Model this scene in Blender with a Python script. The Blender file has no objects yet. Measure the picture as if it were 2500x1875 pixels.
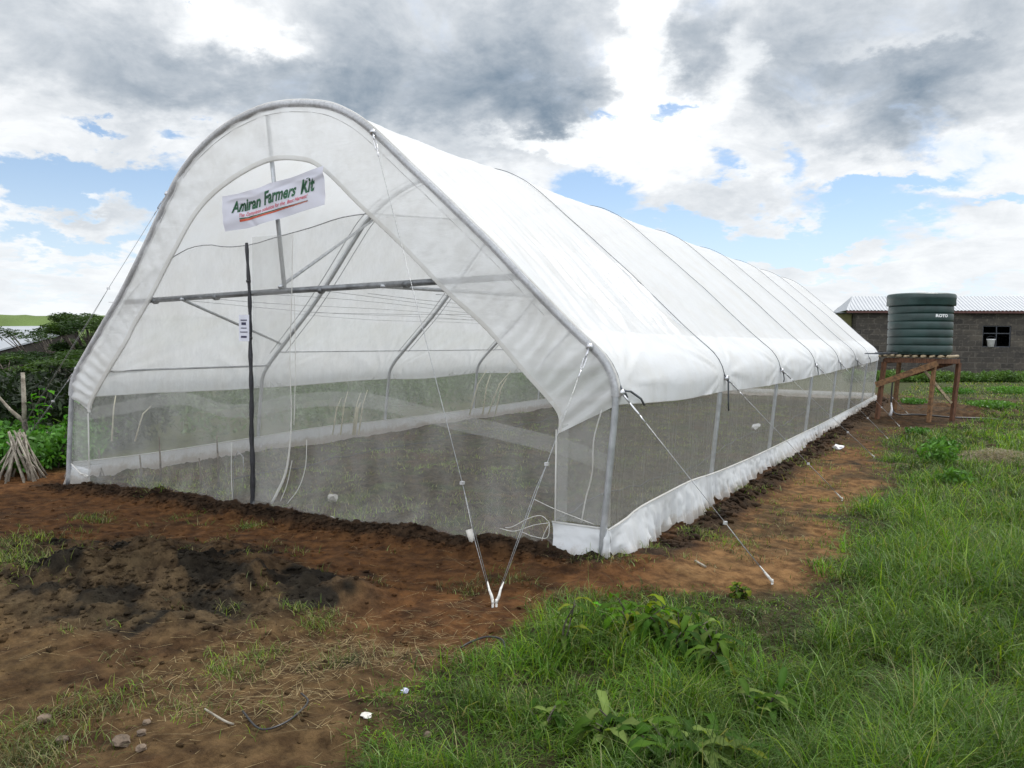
import bpy, math, random
import numpy as np
from mathutils import Vector, Matrix
random.seed(7); rng = np.random.default_rng(11)
S = bpy.context.scene
# ---------------------------------------------------------------- camera
CAM = np.array([6.72893, -6.68024, 1.88208])
RM = np.array([[0.87380119, 0.03658969, -0.48490481],
               [0.48614801, -0.04220649, 0.87285665],
               [0.01147142, -0.99843868, -0.05466808]])   # columns: right, down, forward
F = 1975.0
cd = bpy.data.cameras.new('camera'); cam = bpy.data.objects.new('camera', cd); S.collection.objects.link(cam)
cd.sensor_width = 36; cd.lens = F/2500*36; cd.clip_start = .05; cd.clip_end = 6000
r_, u_, b_ = RM[:, 0], -RM[:, 1], -RM[:, 2]
cam.matrix_world = Matrix(((r_[0], u_[0], b_[0], CAM[0]), (r_[1], u_[1], b_[1], CAM[1]), (r_[2], u_[2], b_[2], CAM[2]), (0, 0, 0, 1)))
S.camera = cam
def ray(px, py): return RM @ np.array([(px-1250)/F, (py-937.5)/F, 1.0])
def onz(px, py, z=-.13):
    d = ray(px, py); return CAM + d*((z-CAM[2])/d[2])
def ony(px, py, y=0.):
    d = ray(px, py); return CAM + d*((y-CAM[1])/d[1])
def dep(px, py, dist): return CAM + ray(px, py)*dist
# ---------------------------------------------------------------- light
SUN_EL, SUN_PX = math.radians(56), 3000
sd = ray(SUN_PX, 800); SUN_AZ = math.atan2(sd[0], sd[1])     # clockwise from +Y
sv = Vector((math.sin(SUN_AZ)*math.cos(SUN_EL), math.cos(SUN_AZ)*math.cos(SUN_EL), math.sin(SUN_EL)))
sl = bpy.data.lights.new('sun', 'SUN'); sl.energy = 2.5; sl.angle = math.radians(4); sl.color = (1, .975, .93)
so = bpy.data.objects.new('sun', sl); S.collection.objects.link(so); so.rotation_euler = sv.to_track_quat('Z', 'Y').to_euler()
S.view_settings.view_transform = 'Standard'; S.view_settings.look = 'None'
S.view_settings.exposure = 0.27; S.view_settings.gamma = 1; S.view_settings.use_curve_mapping = False
S.render.engine = 'CYCLES'; cy = S.cycles
cy.max_bounces = 8; cy.diffuse_bounces = 4; cy.glossy_bounces = 3; cy.transmission_bounces = 6; cy.transparent_max_bounces = 24
cy.caustics_reflective = False; cy.caustics_refractive = False; cy.use_denoising = True
# ---------------------------------------------------------------- world: sky and clouds
W = bpy.data.worlds.new('World'); S.world = W; W.use_nodes = True
nt = W.node_tree; nt.nodes.clear()
class NB:
    def __init__(s, nt): s.nt = nt; s.N = nt.nodes; s.L = nt.links
    def link(s, a, b):
        if hasattr(a, 'is_output'): s.L.new(a, b)
        else: b.default_value = a
    def m(s, op, a, b=0., c=None, clamp=False):
        n = s.N.new('ShaderNodeMath'); n.operation = op; n.use_clamp = clamp
        s.link(a, n.inputs[0]); s.link(b, n.inputs[1])
        if c is not None: s.link(c, n.inputs[2])
        return n.outputs[0]
    def v(s, op, a, b=None, c=None, scale=None):
        n = s.N.new('ShaderNodeVectorMath'); n.operation = op
        s.link(a, n.inputs[0])
        if b is not None: s.link(b, n.inputs[1])
        if c is not None: s.link(c, n.inputs[2])
        if scale is not None: s.link(scale, n.inputs['Scale'])
        return n.outputs[1] if op in ('LENGTH', 'DOT_PRODUCT', 'DISTANCE') else n.outputs[0]
    def noise(s, vec, scale, det=4., rough=.55, dist=0., col=False, dim='3D'):
        n = s.N.new('ShaderNodeTexNoise'); n.noise_dimensions = dim
        s.link(vec, n.inputs['Vector']); n.inputs['Scale'].default_value = scale; n.inputs['Detail'].default_value = det
        n.inputs['Roughness'].default_value = rough; n.inputs['Distortion'].default_value = dist
        return n.outputs['Color' if col else 'Fac']
    def ramp(s, x, a, b, c=0., d=1., smooth=True):
        n = s.N.new('ShaderNodeMapRange'); n.interpolation_type = 'SMOOTHSTEP' if smooth else 'LINEAR'
        s.link(x, n.inputs[0])
        for i, q in enumerate((a, b, c, d)): s.link(q, n.inputs[i+1])
        return n.outputs[0]
    def mix(s, f, a, b, mode='MIX'):
        n = s.N.new('ShaderNodeMix'); n.data_type = 'RGBA'; n.blend_type = mode; n.clamp_factor = True
        s.link(f, n.inputs[0])
        for q, i in ((a, 6), (b, 7)):
            if not hasattr(q, 'is_output') and len(q) == 3: q = (*q, 1)
            s.link(q, n.inputs[i])
        return n.outputs[2]
nb = NB(nt)
tc = nt.nodes.new('ShaderNodeTexCoord'); D = tc.outputs['Generated']
sep = nt.nodes.new('ShaderNodeSeparateXYZ'); nt.links.new(D, sep.inputs[0])
az = nb.m('ARCTAN2', sep.outputs[0], sep.outputs[1]); el = nb.m('ARCSINE', sep.outputs[2])
cmb = nt.nodes.new('ShaderNodeCombineXYZ'); nt.links.new(az, cmb.inputs[0]); nt.links.new(el, cmb.inputs[1])
AE = cmb.outputs[0]
elc = nb.m('MAXIMUM', el, 0.)
st = nt.nodes.new('ShaderNodeCombineXYZ')                      # clouds flatten towards the horizon
nt.links.new(az, st.inputs[0]); nt.links.new(nb.m('MULTIPLY', nb.m('POWER', elc, .62), 1.7), st.inputs[1])
ST = st.outputs[0]
nz1 = nb.noise(ST, 5., 9., .62, .3, col=True); nz2 = nb.noise(ST, 17., 7., .62, 0, col=True)
w1 = nb.v('SCALE', nb.v('SUBTRACT', nz1, (.5, .5, .5)), scale=.17)
w2 = nb.v('SCALE', nb.v('SUBTRACT', nz2, (.5, .5, .5)), scale=.10)
AW = nb.v('ADD', AE, nb.v('ADD', w1, w2))
AW2 = nb.v('ADD', AE, nb.v('ADD', nb.v('SCALE', w1, scale=.55), w2))
def ae(px, py):
    d = ray(px, py); d = d/np.linalg.norm(d); return math.atan2(d[0], d[1]), math.asin(d[2])
def blobs(lst, vec, hard=0.):
    tot = None
    for (px, py, rx, ry, w) in lst:
        a, e = ae(px, py); k = .93
        sc = (F/rx*k, F/ry*k, 0)
        q = nb.v('MULTIPLY_ADD', vec, sc, (-a*sc[0], -e*sc[1], 0))
        t = nb.m('MULTIPLY', nb.ramp(nb.v('LENGTH', q), 1.25, hard, 0, 1), w)
        tot = t if tot is None else nb.m('ADD', tot, t)
    return tot
dark = blobs([(1230, 250, 370, 130, .62), (1060, 110, 420, 210, .50), (1330, 110, 260, 200, .42), (1400, 290, 150, 80, .40), (900, 200, 300, 90, .25),
              (230, 90, 330, 110, .6), (450, 200, 330, 70, .42), (720, 240, 300, 75, .5), (820, 120, 140, 100, .3),
              (2060, 60, 430, 130, .62), (1680, 130, 110, 110, .55), (1650, 30, 170, 60, .35),
              (2150, 225, 260, 85, .8), (1900, 170, 200, 85, .42), (2420, 150, 160, 120, .45), (2230, 270, 110, 70, .3),
              (1660, 420, 130, 70, .4), (1760, 500, 140, 50, .35), (1600, 350, 90, 50, .22), (2300, 500, 90, 30, .35),
              (1940, 470, 90, 45, .25), (2380, 300, 150, 40, .2), (180, 500, 130, 26, .3), (60, 660, 160, 40, .2),
              (1180, 370, 160, 45, .28)], AW2, .05)
hole = blobs([(190, 405, 300, 56, 1.25), (40, 440, 120, 40, .6), (290, 285, 80, 24, .8), (500, 300, 70, 26, .6), (380, 480, 100, 60, .8), (330, 560, 140, 34, .8), (80, 540, 160, 30, .75), (200, 620, 160, 20, .5),
              (1460, 450, 130, 75, 1.25), (1600, 540, 150, 45, 1.0), (1930, 590, 250, 60, 1.35), (1850, 625, 320, 30, .8), (1700, 560, 110, 40, .6), (2090, 450, 130, 50, 1.0), (2230, 420, 150, 34, .9), (2180, 530, 150, 55, .95), (1780, 400, 60, 40, .7), (1690, 250, 40, 22, .5),
              (1950, 365, 50, 45, .6), (2450, 495, 80, 22, .8), (2050, 690, 300, 16, .45), (2400, 690, 130, 16, .4), (1480, 280, 60, 20, .5), (160, 700, 200, 14, .3), (470, 6, 60, 12, .5), (2250, 275, 70, 40, .3)], AW, .1)
glow = blobs([(1570, 80, 90, 190, 1.), (1600, 290, 190, 120, 1.), (540, 60, 150, 80, .62), (680, 110, 110, 50, .5), (1400, 340, 160, 40, .6), (1270, 340, 200, 26, .5),
              (1800, 150, 70, 90, .7), (2180, 130, 240, 26, .45), (170, 465, 120, 32, .5), (1700, 420, 160, 60, .35), (2300, 430, 300, 120, .25), (130, 640, 90, 40, .3)], AW2, .1)
bill = nb.noise(ST, 9., 9., .6, .6); bill2 = nb.noise(ST, 3.2, 6., .55)
# sky behind the camera and overhead gets the same broken cloud from noise alone
cover = nb.m('SUBTRACT', .98, nb.m('MULTIPLY', hole, 1.1))
cover = nb.ramp(nb.m('ADD', cover, nb.m('MULTIPLY', nb.m('SUBTRACT', bill, .5), 1.7)), .12, .92)
skyT = nt.nodes.new('ShaderNodeTexSky'); skyT.sky_type = 'NISHITA'; skyT.sun_disc = False
skyT.sun_elevation = SUN_EL; skyT.sun_rotation = SUN_AZ; skyT.altitude = 1600; skyT.dust_density = .6; skyT.air_density = 1.0
blue = nb.mix(1., skyT.outputs[0], (.10, .112, .120), 'MULTIPLY')
blue = nb.mix(.30, blue, (.52, .62, .72))
blue = nb.mix(nb.ramp(el, .22, 0., 0, .7), blue, (.70, .78, .85))
dk = nb.m('MULTIPLY', dark, nb.m('ADD', .62, nb.m('MULTIPLY', bill2, .75)))
dk = nb.m('ADD', dk, nb.m('MULTIPLY', nb.m('SUBTRACT', bill, .5), 1.5))
dk = nb.m('ADD', dk, .13)
dk = nb.m('SUBTRACT', dk, nb.m('MULTIPLY', glow, .55))
dk = nb.m('ADD', dk, nb.m('MULTIPLY', nb.m('SUBTRACT', nb.noise(ST, 24., 6., .65), .5), .6))
dk = nb.m('POWER', nb.ramp(dk, 0., 1.55, 0, 1, smooth=False), .85)
cl = nb.mix(dk, (.82, .84, .86), (.185, .245, .315))
cl = nb.mix(nb.m('MULTIPLY', nb.ramp(nb.m('ADD', glow, nb.m('MULTIPLY', nb.m('SUBTRACT', bill, .5), 1.2)), .2, .9), .85), cl, nb.mix(dk, (1.05, 1.06, 1.06), (.40, .46, .52)))
cl = nb.mix(nb.ramp(el, .20, .02, 0, .45), cl, (.80, .83, .85))
skyc = nb.mix(cover, blue, cl)
# sky brightness added round the hidden sun and behind camera to light the film
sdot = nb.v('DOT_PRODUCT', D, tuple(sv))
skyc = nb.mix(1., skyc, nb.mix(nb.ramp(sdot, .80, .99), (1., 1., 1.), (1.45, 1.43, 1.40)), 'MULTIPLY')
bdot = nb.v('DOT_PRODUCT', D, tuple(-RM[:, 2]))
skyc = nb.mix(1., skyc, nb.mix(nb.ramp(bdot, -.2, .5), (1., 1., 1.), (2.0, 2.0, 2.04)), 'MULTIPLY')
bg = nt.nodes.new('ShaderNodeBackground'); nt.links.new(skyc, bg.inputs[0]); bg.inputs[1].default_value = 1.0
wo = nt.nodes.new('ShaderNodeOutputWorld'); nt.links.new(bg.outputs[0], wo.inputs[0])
W.cycles.sampling_method = 'MANUAL'; W.cycles.sample_map_resolution = 1024

# ================================================================ helpers
def hash2(ix, iy, seed):
    h = (ix.astype(np.int64)*374761393 + iy.astype(np.int64)*668265263 + seed*1442695041) & 0xffffffff
    h = ((h ^ (h >> 13))*1274126177) & 0xffffffff
    return ((h ^ (h >> 16)) & 0xffffff)/float(0xffffff)
def vnoise(x, y, seed=0):
    x = np.asarray(x, float); y = np.asarray(y, float)
    ix, iy = np.floor(x), np.floor(y); fx, fy = x-ix, y-iy
    fx = fx*fx*(3-2*fx); fy = fy*fy*(3-2*fy)
    a = hash2(ix, iy, seed); b = hash2(ix+1, iy, seed); c = hash2(ix, iy+1, seed); d = hash2(ix+1, iy+1, seed)
    return (a*(1-fx)+b*fx)*(1-fy)+(c*(1-fx)+d*fx)*fy
def fbm(x, y, o=4, seed=0, g=.5):
    s = 0; amp = 1; t = 0
    for i in range(o):
        ca, sa = math.cos(i*1.1), math.sin(i*1.1)
        s = s+amp*(vnoise((x*ca-y*sa)*2**i, (x*sa+y*ca)*2**i, seed+i*17)-.5); t += amp; amp *= g
    return s/t*2
def sstep(x, a, b):
    t = np.clip((np.asarray(x, float)-a)/(b-a), 0, 1); return t*t*(3-2*t)
def mesh_obj(name, V, Fc, mat=None, parent=None, smooth=True, col=None, loc=None):
    V = np.asarray(V, float).reshape(-1, 3)
    if loc is not None: V = V-np.asarray(loc)
    me = bpy.data.meshes.new(name)
    if isinstance(Fc, np.ndarray):
        k = Fc.shape[1]; nf = len(Fc)
        me.vertices.add(len(V)); me.vertices.foreach_set('co', V.ravel().astype(np.float32))
        me.loops.add(nf*k); me.loops.foreach_set('vertex_index', Fc.ravel().astype(np.int32))
        me.polygons.add(nf); me.polygons.foreach_set('loop_start', (np.arange(nf)*k).astype(np.int32))
        me.polygons.foreach_set('loop_total', np.full(nf, k, np.int32))
        me.update(calc_edges=True)
    else:
        me.from_pydata([tuple(v) for v in V], [], Fc)
    if smooth: me.polygons.foreach_set('use_smooth', [True]*len(me.polygons))
    if col is not None:
        at = me.color_attributes.new('col', 'FLOAT_COLOR', 'POINT')
        c = np.ones((len(V), 4), np.float32); c[:, :3] = col; at.data.foreach_set('color', c.ravel())
    me.update()
    if mat: me.materials.append(mat)
    o = bpy.data.objects.new(name, me); S.collection.objects.link(o)
    if loc is not None: o.location = loc
    if parent is not None:
        o.parent = parent
        if loc is None: o.location = tuple(-np.array(parent.location)) if parent.get('_abs') is None else (0, 0, 0)
        else: o.location = tuple(np.array(loc)-np.array(parent.location))
    return o
class MB:
    def __init__(s): s.V = []; s.F = []
    def add(s, V, Fc):
        o = len(s.V); s.V += [tuple(map(float, v)) for v in V]; s.F += [tuple(i+o for i in f) for f in Fc]; return s
    def box(s, c, size, rz=0, R=None):
        hx, hy, hz = [q/2 for q in size]
        M = Matrix.Rotation(rz, 3, 'Z') if R is None else R
        P = [Vector(c)+M@Vector((x*hx, y*hy, z*hz)) for z in (-1, 1) for (x, y) in ((-1, -1), (1, -1), (1, 1), (-1, 1))]
        return s.add(P, [(3, 2, 1, 0), (4, 5, 6, 7), (0, 1, 5, 4), (1, 2, 6, 5), (2, 3, 7, 6), (3, 0, 4, 7)])
    def beam(s, a, b, w, h, up=(0, 0, 1)):
        a, b = Vector(a), Vector(b); d = (b-a); L = d.length; d.normalize()
        x = d.cross(Vector(up)); x = x.normalized() if x.length > 1e-4 else Vector((1, 0, 0)); z = x.cross(d)
        R = Matrix((x, d, z)).transposed()
        return s.box((a+b)/2, (w, L, h), R=R)
    def tube(s, pts, r, n=8, cap=True):
        pts = [Vector(p) for p in pts]; m = len(pts)
        rr = r if hasattr(r, '__len__') else [r]*m
        prev = None; rings = []
        for i, p in enumerate(pts):
            t = (pts[min(i+1, m-1)]-pts[max(i-1, 0)]).normalized()
            if prev is None:
                up = Vector((0, 0, 1)) if abs(t.z) < .9 else Vector((0, 1, 0)); x = t.cross(up).normalized()
            else: x = (prev-t*prev.dot(t)).normalized()
            prev = x; y = t.cross(x)
            rings.append([p+(x*math.cos(2*math.pi*k/n)+y*math.sin(2*math.pi*k/n))*rr[i] for k in range(n)])
        V = [v for q in rings for v in q]
        Fc = [(i*n+k, i*n+(k+1) % n, (i+1)*n+(k+1) % n, (i+1)*n+k) for i in range(m-1) for k in range(n)]
        if cap: Fc += [tuple(range(n))[::-1], tuple((m-1)*n+k for k in range(n))]
        return s.add(V, Fc)
    def lathe(s, prof, c=(0, 0, 0), n=48):
        V = []; m = len(prof)
        for (r, z) in prof:
            for k in range(n): V.append((c[0]+r*math.cos(2*math.pi*k/n), c[1]+r*math.sin(2*math.pi*k/n), c[2]+z))
        Fc = [(i*n+k, i*n+(k+1) % n, (i+1)*n+(k+1) % n, (i+1)*n+k) for i in range(m-1) for k in range(n)]
        return s.add(V, Fc)
    def blob(s, c, r, seed=0, sub=1, sq=1., jag=.35):
        import bmesh
        bm = bmesh.new(); bmesh.ops.create_icosphere(bm, subdivisions=sub, radius=1)
        rg = random.Random(seed)
        P = []
        for v in bm.verts:
            k = 1+(rg.random()-.5)*jag*2
            P.append((c[0]+v.co.x*r*k, c[1]+v.co.y*r*k, c[2]+v.co.z*r*k*sq))
        Fc = [tuple(v.index for v in f.verts) for f in bm.faces]; bm.free()
        return s.add(P, Fc)
    def build(s, name, mat, parent=None, smooth=False, loc=None): return mesh_obj(name, s.V, s.F, mat, parent, smooth, loc=loc)
def grid_faces(nu, nv):
    i = np.arange(nu-1)[:, None]*nv+np.arange(nv-1)[None, :]
    return np.stack([i, i+1, i+nv+1, i+nv], -1).reshape(-1, 4)
def tag(o, label=None, cat=None, group=None, kind=None):
    if label: o['label'] = label
    if cat: o['category'] = cat
    if group: o['group'] = group
    if kind: o['kind'] = kind
    return o
def empty(name, loc, label, cat, group=None):
    o = bpy.data.objects.new(name, None); o.empty_display_size = .2; o.location = loc; S.collection.objects.link(o)
    return tag(o, label, cat, group)
def crom(P, n):
    P = np.array(P, float); d = np.r_[0, np.cumsum(np.linalg.norm(np.diff(P, axis=0), axis=1))]
    Q = np.vstack([2*P[0]-P[1], P, 2*P[-1]-P[-2]]); out = []
    for t in np.linspace(0, d[-1], n):
        i = min(np.searchsorted(d, t, side='right')-1, len(P)-2); i = max(i, 0)
        u = (t-d[i])/(d[i+1]-d[i]); p0, p1, p2, p3 = Q[i:i+4]
        out.append(.5*((2*p1)+(-p0+p2)*u+(2*p0-5*p1+4*p2-p3)*u*u+(-p0+3*p1-3*p2+p3)*u**3))
    return np.array(out)
def lerp_pts(P, x):
    P = np.array(P, float); return np.interp(x, P[:, 0], P[:, 1])
# ================================================================ materials
def new_mat(name):
    m = bpy.data.materials.new(name); m.use_nodes = True; m.node_tree.nodes.clear()
    b = NB(m.node_tree); out = b.N.new('ShaderNodeOutputMaterial'); return m, b, out
def pbr(name, col, rough=.6, metal=0., var=.15, scale=6., bump=0., bscale=40., spec=.5, col2=None, stretch=(1, 1, 1)):
    m, b, out = new_mat(name); p = b.N.new('ShaderNodeBsdfPrincipled')
    t = b.N.new('ShaderNodeTexCoord').outputs['Object']
    if stretch != (1, 1, 1): t = b.v('MULTIPLY', t, stretch)
    n = b.noise(t, scale, 5, .6)
    c2 = col2 or tuple(q*(1-var*2) for q in col)
    c1 = col if col2 else tuple(min(1, q*(1+var)) for q in col)
    b.L.new(b.mix(b.ramp(n, .3, .7), c1, c2), p.inputs['Base Color'])
    p.inputs['Roughness'].default_value = rough; p.inputs['Metallic'].default_value = metal
    p.inputs['Specular IOR Level'].default_value = spec
    if bump:
        bn = b.N.new('ShaderNodeBump'); bn.inputs['Strength'].default_value = bump; bn.inputs['Distance'].default_value = .02
        b.L.new(b.noise(t, bscale, 5, .6), bn.inputs['Height']); b.L.new(bn.outputs[0], p.inputs['Normal'])
    b.L.new(p.outputs[0], out.inputs[0]); return m
def leafy(name, col=None, trans=.35, rough=.45, spec=.4):
    m, b, out = new_mat(name); p = b.N.new('ShaderNodeBsdfPrincipled'); t = b.N.new('ShaderNodeBsdfTranslucent')
    if col is None:
        a = b.N.new('ShaderNodeAttribute'); a.attribute_name = 'col'; c = a.outputs['Color']
    else:
        tcx = b.N.new('ShaderNodeTexCoord').outputs['Object']; c = b.mix(b.noise(tcx, 8, 3), tuple(q*1.35 for q in col), tuple(q*.6 for q in col))
    b.L.new(c, p.inputs['Base Color']); b.L.new(b.mix(1., c, (1.5, 1.5, .6), 'MULTIPLY'), t.inputs[0])
    p.inputs['Roughness'].default_value = rough; p.inputs['Specular IOR Level'].default_value = spec
    mx = b.N.new('ShaderNodeMixShader'); mx.inputs[0].default_value = trans
    b.L.new(p.outputs[0], mx.inputs[1]); b.L.new(t.outputs[0], mx.inputs[2]); b.L.new(mx.outputs[0], out.inputs[0]); return m
def film(name, col, clear, gloss=.06, rough=.28, tr=.5, bump=.0, bscale=(3, 3, 3), dirt=.12, streak=None, dist=.03, mud=False, sk=1.):
    """thin sheet: part clear, part diffusing, slightly glossy"""
    m, b, out = new_mat(name)
    t = b.N.new('ShaderNodeTexCoord').outputs['Object']
    n = b.noise(t, 1.7, 6, .65)
    c = b.mix(b.ramp(n, .35, .75, 0, 1), col, tuple(q*(1-dirt)*(1, .985, .955)[i] for i, q in enumerate(col)))
    if mud:
        zz = b.N.new('ShaderNodeSeparateXYZ'); b.L.new(t, zz.inputs[0])
        c = b.mix(b.ramp(b.m('ADD', zz.outputs[2], b.m('MULTIPLY', b.m('SUBTRACT', b.noise(t, 9, 6, .7), .5), .30)), .04, -.10, 0, .6), c, (.34, .27, .19))
    d = b.N.new('ShaderNodeBsdfDiffuse'); tl = b.N.new('ShaderNodeBsdfTranslucent'); g = b.N.new('ShaderNodeBsdfGlossy'); tp = b.N.new('ShaderNodeBsdfTransparent')
    b.L.new(c, d.inputs[0]); b.L.new(c, tl.inputs[0]); g.inputs['Roughness'].default_value = rough
    g.inputs[0].default_value = (1, 1, 1, 1)
    if bump:
        bn = b.N.new('ShaderNodeBump'); bn.inputs['Strength'].default_value = bump; bn.inputs['Distance'].default_value = dist
        h = b.m('ADD', b.noise(b.v('MULTIPLY', t, bscale), 1., 5, .6, .4), b.m('MULTIPLY', b.noise(t, 14, 3), .25))
        b.L.new(h, bn.inputs['Height'])
        for q in (d, tl, g): b.L.new(bn.outputs[0], q.inputs['Normal'])
    m1 = b.N.new('ShaderNodeMixShader'); m1.inputs[0].default_value = tr; b.L.new(d.outputs[0], m1.inputs[1]); b.L.new(tl.outputs[0], m1.inputs[2])
    m2 = b.N.new('ShaderNodeMixShader'); m2.inputs[0].default_value = gloss; b.L.new(m1.outputs[0], m2.inputs[1]); b.L.new(g.outputs[0], m2.inputs[2])
    m3 = b.N.new('ShaderNodeMixShader'); b.L.new(m2.outputs[0], m3.inputs[1]); b.L.new(tp.outputs[0], m3.inputs[2])
    if streak:
        s_ = b.noise(b.v('MULTIPLY', t, streak), 1., 6, .7)
        b.L.new(b.ramp(s_, .25, .8, min(1, clear+.10*sk), clear-.13*sk), m3.inputs[0])
    else: m3.inputs[0].default_value = clear
    b.L.new(m3.outputs[0], out.inputs[0]); return m
M = {}
M['roof'] = film('roof_film', (.85, .87, .89), .05, gloss=.08, rough=.3, tr=.50, bump=.5, bscale=(.5, 5, .5), dirt=.06)
M['valance'] = film('valance_film', (.89, .91, .92), .27, gloss=.06, tr=.5, bump=.35, bscale=(2, 2, 6), dirt=.16)
M['wrap'] = film('edge_wrap_film', (.86, .87, .90), .48, gloss=.05, tr=.5, dirt=.3, streak=(9, 9, 9), sk=2.)
M['skirt'] = film('skirt_film', (.78, .81, .84), .10, gloss=.05, tr=.42, bump=.3, bscale=(2, 12, 1), dirt=.1, mud=True)
M['net_front'] = film('front_net', (.68, .69, .68), .78, gloss=0.0, tr=.5, streak=(3, 3, 1.2))
M['net_side'] = film('side_net', (.50, .52, .48), .70, gloss=0.0, tr=.5, streak=(1, 22, .55))
M['net_right'] = film('side_net_right', (.52, .52, .49), .62, gloss=0.0, tr=.5, streak=(1, 34, .7), sk=.5)
M['net_band'] = film('net_band', (.62, .63, .62), .72, gloss=0.0, tr=.5)
M['hem'] = film('hem', (.78, .78, .76), .25, gloss=0.03)
M['hem2'] = pbr('seam_thread', (.50, .50, .50), .8)
M['galv_dark'] = pbr('dark_pipe', (.17, .18, .19), .45, .5, var=.2, scale=9)  # darker grey than the other pipes, for the crossbars
M['galv'] = pbr('galvanised_pipe', (.42, .44, .46), .42, .55, var=.12, scale=9, bump=.1)
M['strap'] = pbr('strap', (.085, .095, .11), .5, .3, var=.2)
M['wire'] = pbr('steel_wire', (.34, .35, .36), .4, .6, var=.2, scale=60)
M['bright'] = pbr('bright_steel', (.62, .63, .66), .35, .7, var=.15, scale=50)
M['rope'] = pbr('white_cord', (.62, .61, .57), .8, 0, var=.15, scale=40)
M['blackpole'] = pbr('painted_pole', (.016, .017, .022), .5, 0, var=.3, scale=12, bump=.4)
M['paper'] = pbr('paper', (.62, .64, .72), .7, 0, var=.05)
M['banner'] = film('banner_cloth', (.63, .64, .73), .02, gloss=.02, tr=.25, dirt=.06)
M['green_ink'] = pbr('green_ink', (.018, .10, .045), .6, 0, var=.25, scale=20)
M['red_ink'] = pbr('red_ink', (.62, .055, .10), .6, 0, var=.1)
M['orange_ink'] = pbr('orange_ink', (.52, .085, .04), .6, 0, var=.1)
M['ink'] = pbr('dark_ink', (.03, .03, .08), .6)
M['tank'] = pbr('tank_plastic', (.012, .036, .033), .42, 0, var=.2, scale=2.5, bump=.05, bscale=60, spec=.5)
M['white_paint'] = pbr('white_paint', (.72, .74, .74), .5, 0, var=.05)
M['redwood'] = pbr('red_timber', (.115, .048, .021), .75, 0, var=.3, scale=7, bump=.4, stretch=(6, 6, .8))
M['timber'] = pbr('sawn_timber', (.17, .088, .036), .75, 0, var=.3, scale=7, bump=.4, stretch=(2, 2, 2))
M['pole_end'] = pbr('pale_pole', (.30, .24, .15), .8, 0, var=.3, scale=15)
M['bark'] = pbr('bark', (.09, .075, .06), .9, 0, var=.4, scale=20, bump=.6)
M['palewood'] = pbr('bleached_stick', (.36, .33, .27), .85, 0, col2=(.12, .10, .075), scale=9, bump=.5)
M['straw'] = pbr('dry_stalk', (.75, .70, .52), .8, 0, var=.1)
M['stick'] = pbr('stick', (.11, .085, .06), .9, 0, var=.3, scale=15)
M['hose'] = pbr('black_hose', (.02, .02, .022), .4, 0)
M['whiteplastic'] = pbr('white_plastic', (.75, .75, .76), .4, 0, var=.08)
M['dullplastic'] = pbr('dull_plastic', (.50, .48, .44), .4, 0, var=.15)
M['stone'] = pbr('stone', (.13, .095, .066), .9, 0, var=.3, scale=12, bump=.6)
M['foil'] = pbr('foil', (.55, .56, .75), .3, .3, var=.2, scale=30)
M['steelwin'] = pbr('window_steel', (.035, .04, .05), .5, .2)
M['fasica'] = pbr('eave_board', (.10, .045, .04), .8)
M['yellowwall'] = pbr('ochre_plaster', (.20, .20, .09), .9, 0, var=.15, scale=2)
M['petal'] = pbr('lilac_petal', (.55, .42, .62), .6)
M['leaf'] = leafy('grass_blades', None, .36, .48, .13)
M['treeleaf'] = leafy('tree_leaves', None, .25, .55, .25)
def glassy():
    m, b, out = new_mat('window_glass'); p = b.N.new('ShaderNodeBsdfPrincipled')
    p.inputs['Base Color'].default_value = (.02, .025, .04, 1); p.inputs['Roughness'].default_value = .12
    b.L.new(p.outputs[0], out.inputs[0]); return m
M['glass'] = glassy()
def tin():
    m, b, out = new_mat('corrugated_iron'); p = b.N.new('ShaderNodeBsdfPrincipled')
    t = b.N.new('ShaderNodeTexCoord').outputs['Object']
    b.L.new(b.mix(b.noise(t, 1.2, 5), (.36, .38, .40), (.27, .29, .32)), p.inputs['Base Color'])
    p.inputs['Metallic'].default_value = .1; p.inputs['Roughness'].default_value = .42; b.L.new(p.outputs[0], out.inputs[0]); return m
M['tin'] = tin()
def blockwall():
    m, b, out = new_mat('stone_block_wall'); p = b.N.new('ShaderNodeBsdfPrincipled')
    t = b.N.new('ShaderNodeTexCoord').outputs['UV']
    br = b.N.new('ShaderNodeTexBrick'); tw = b.v('ADD', t, b.v('SCALE', b.v('SUBTRACT', b.noise(t, 3, 3, col=True), (.5, .5, .5)), scale=.06)); b.L.new(tw, br.inputs['Vector'])
    br.inputs['Scale'].default_value = 1; br.inputs['Brick Width'].default_value = .78; br.inputs['Row Height'].default_value = .36
    br.inputs['Mortar Size'].default_value = .03; br.inputs['Mortar Smooth'].default_value = .4
    br.inputs['Color1'].default_value = (.024, .022, .020, 1); br.inputs['Color2'].default_value = (.080, .070, .056, 1); br.inputs['Mortar'].default_value = (.10, .092, .078, 1)
    c = b.mix(b.ramp(b.noise(t, 1.1, 6, .7), .35, .7), br.outputs[0], (.045, .041, .036)); c = b.mix(b.ramp(b.noise(t, 5, 4), .52, .72, 0, .5), c, (.17, .15, .12))
    b.L.new(c, p.inputs['Base Color']); p.inputs['Roughness'].default_value = .95
    bn = b.N.new('ShaderNodeBump'); bn.inputs['Strength'].default_value = .8; bn.inputs['Distance'].default_value = .03
    b.L.new(b.m('SUBTRACT', b.noise(t, 12, 5), b.m('MULTIPLY', br.outputs[1], .8)), bn.inputs['Height']); b.L.new(bn.outputs[0], p.inputs['Normal'])
    b.L.new(p.outputs[0], out.inputs[0]); return m
M['wall'] = blockwall()
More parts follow.
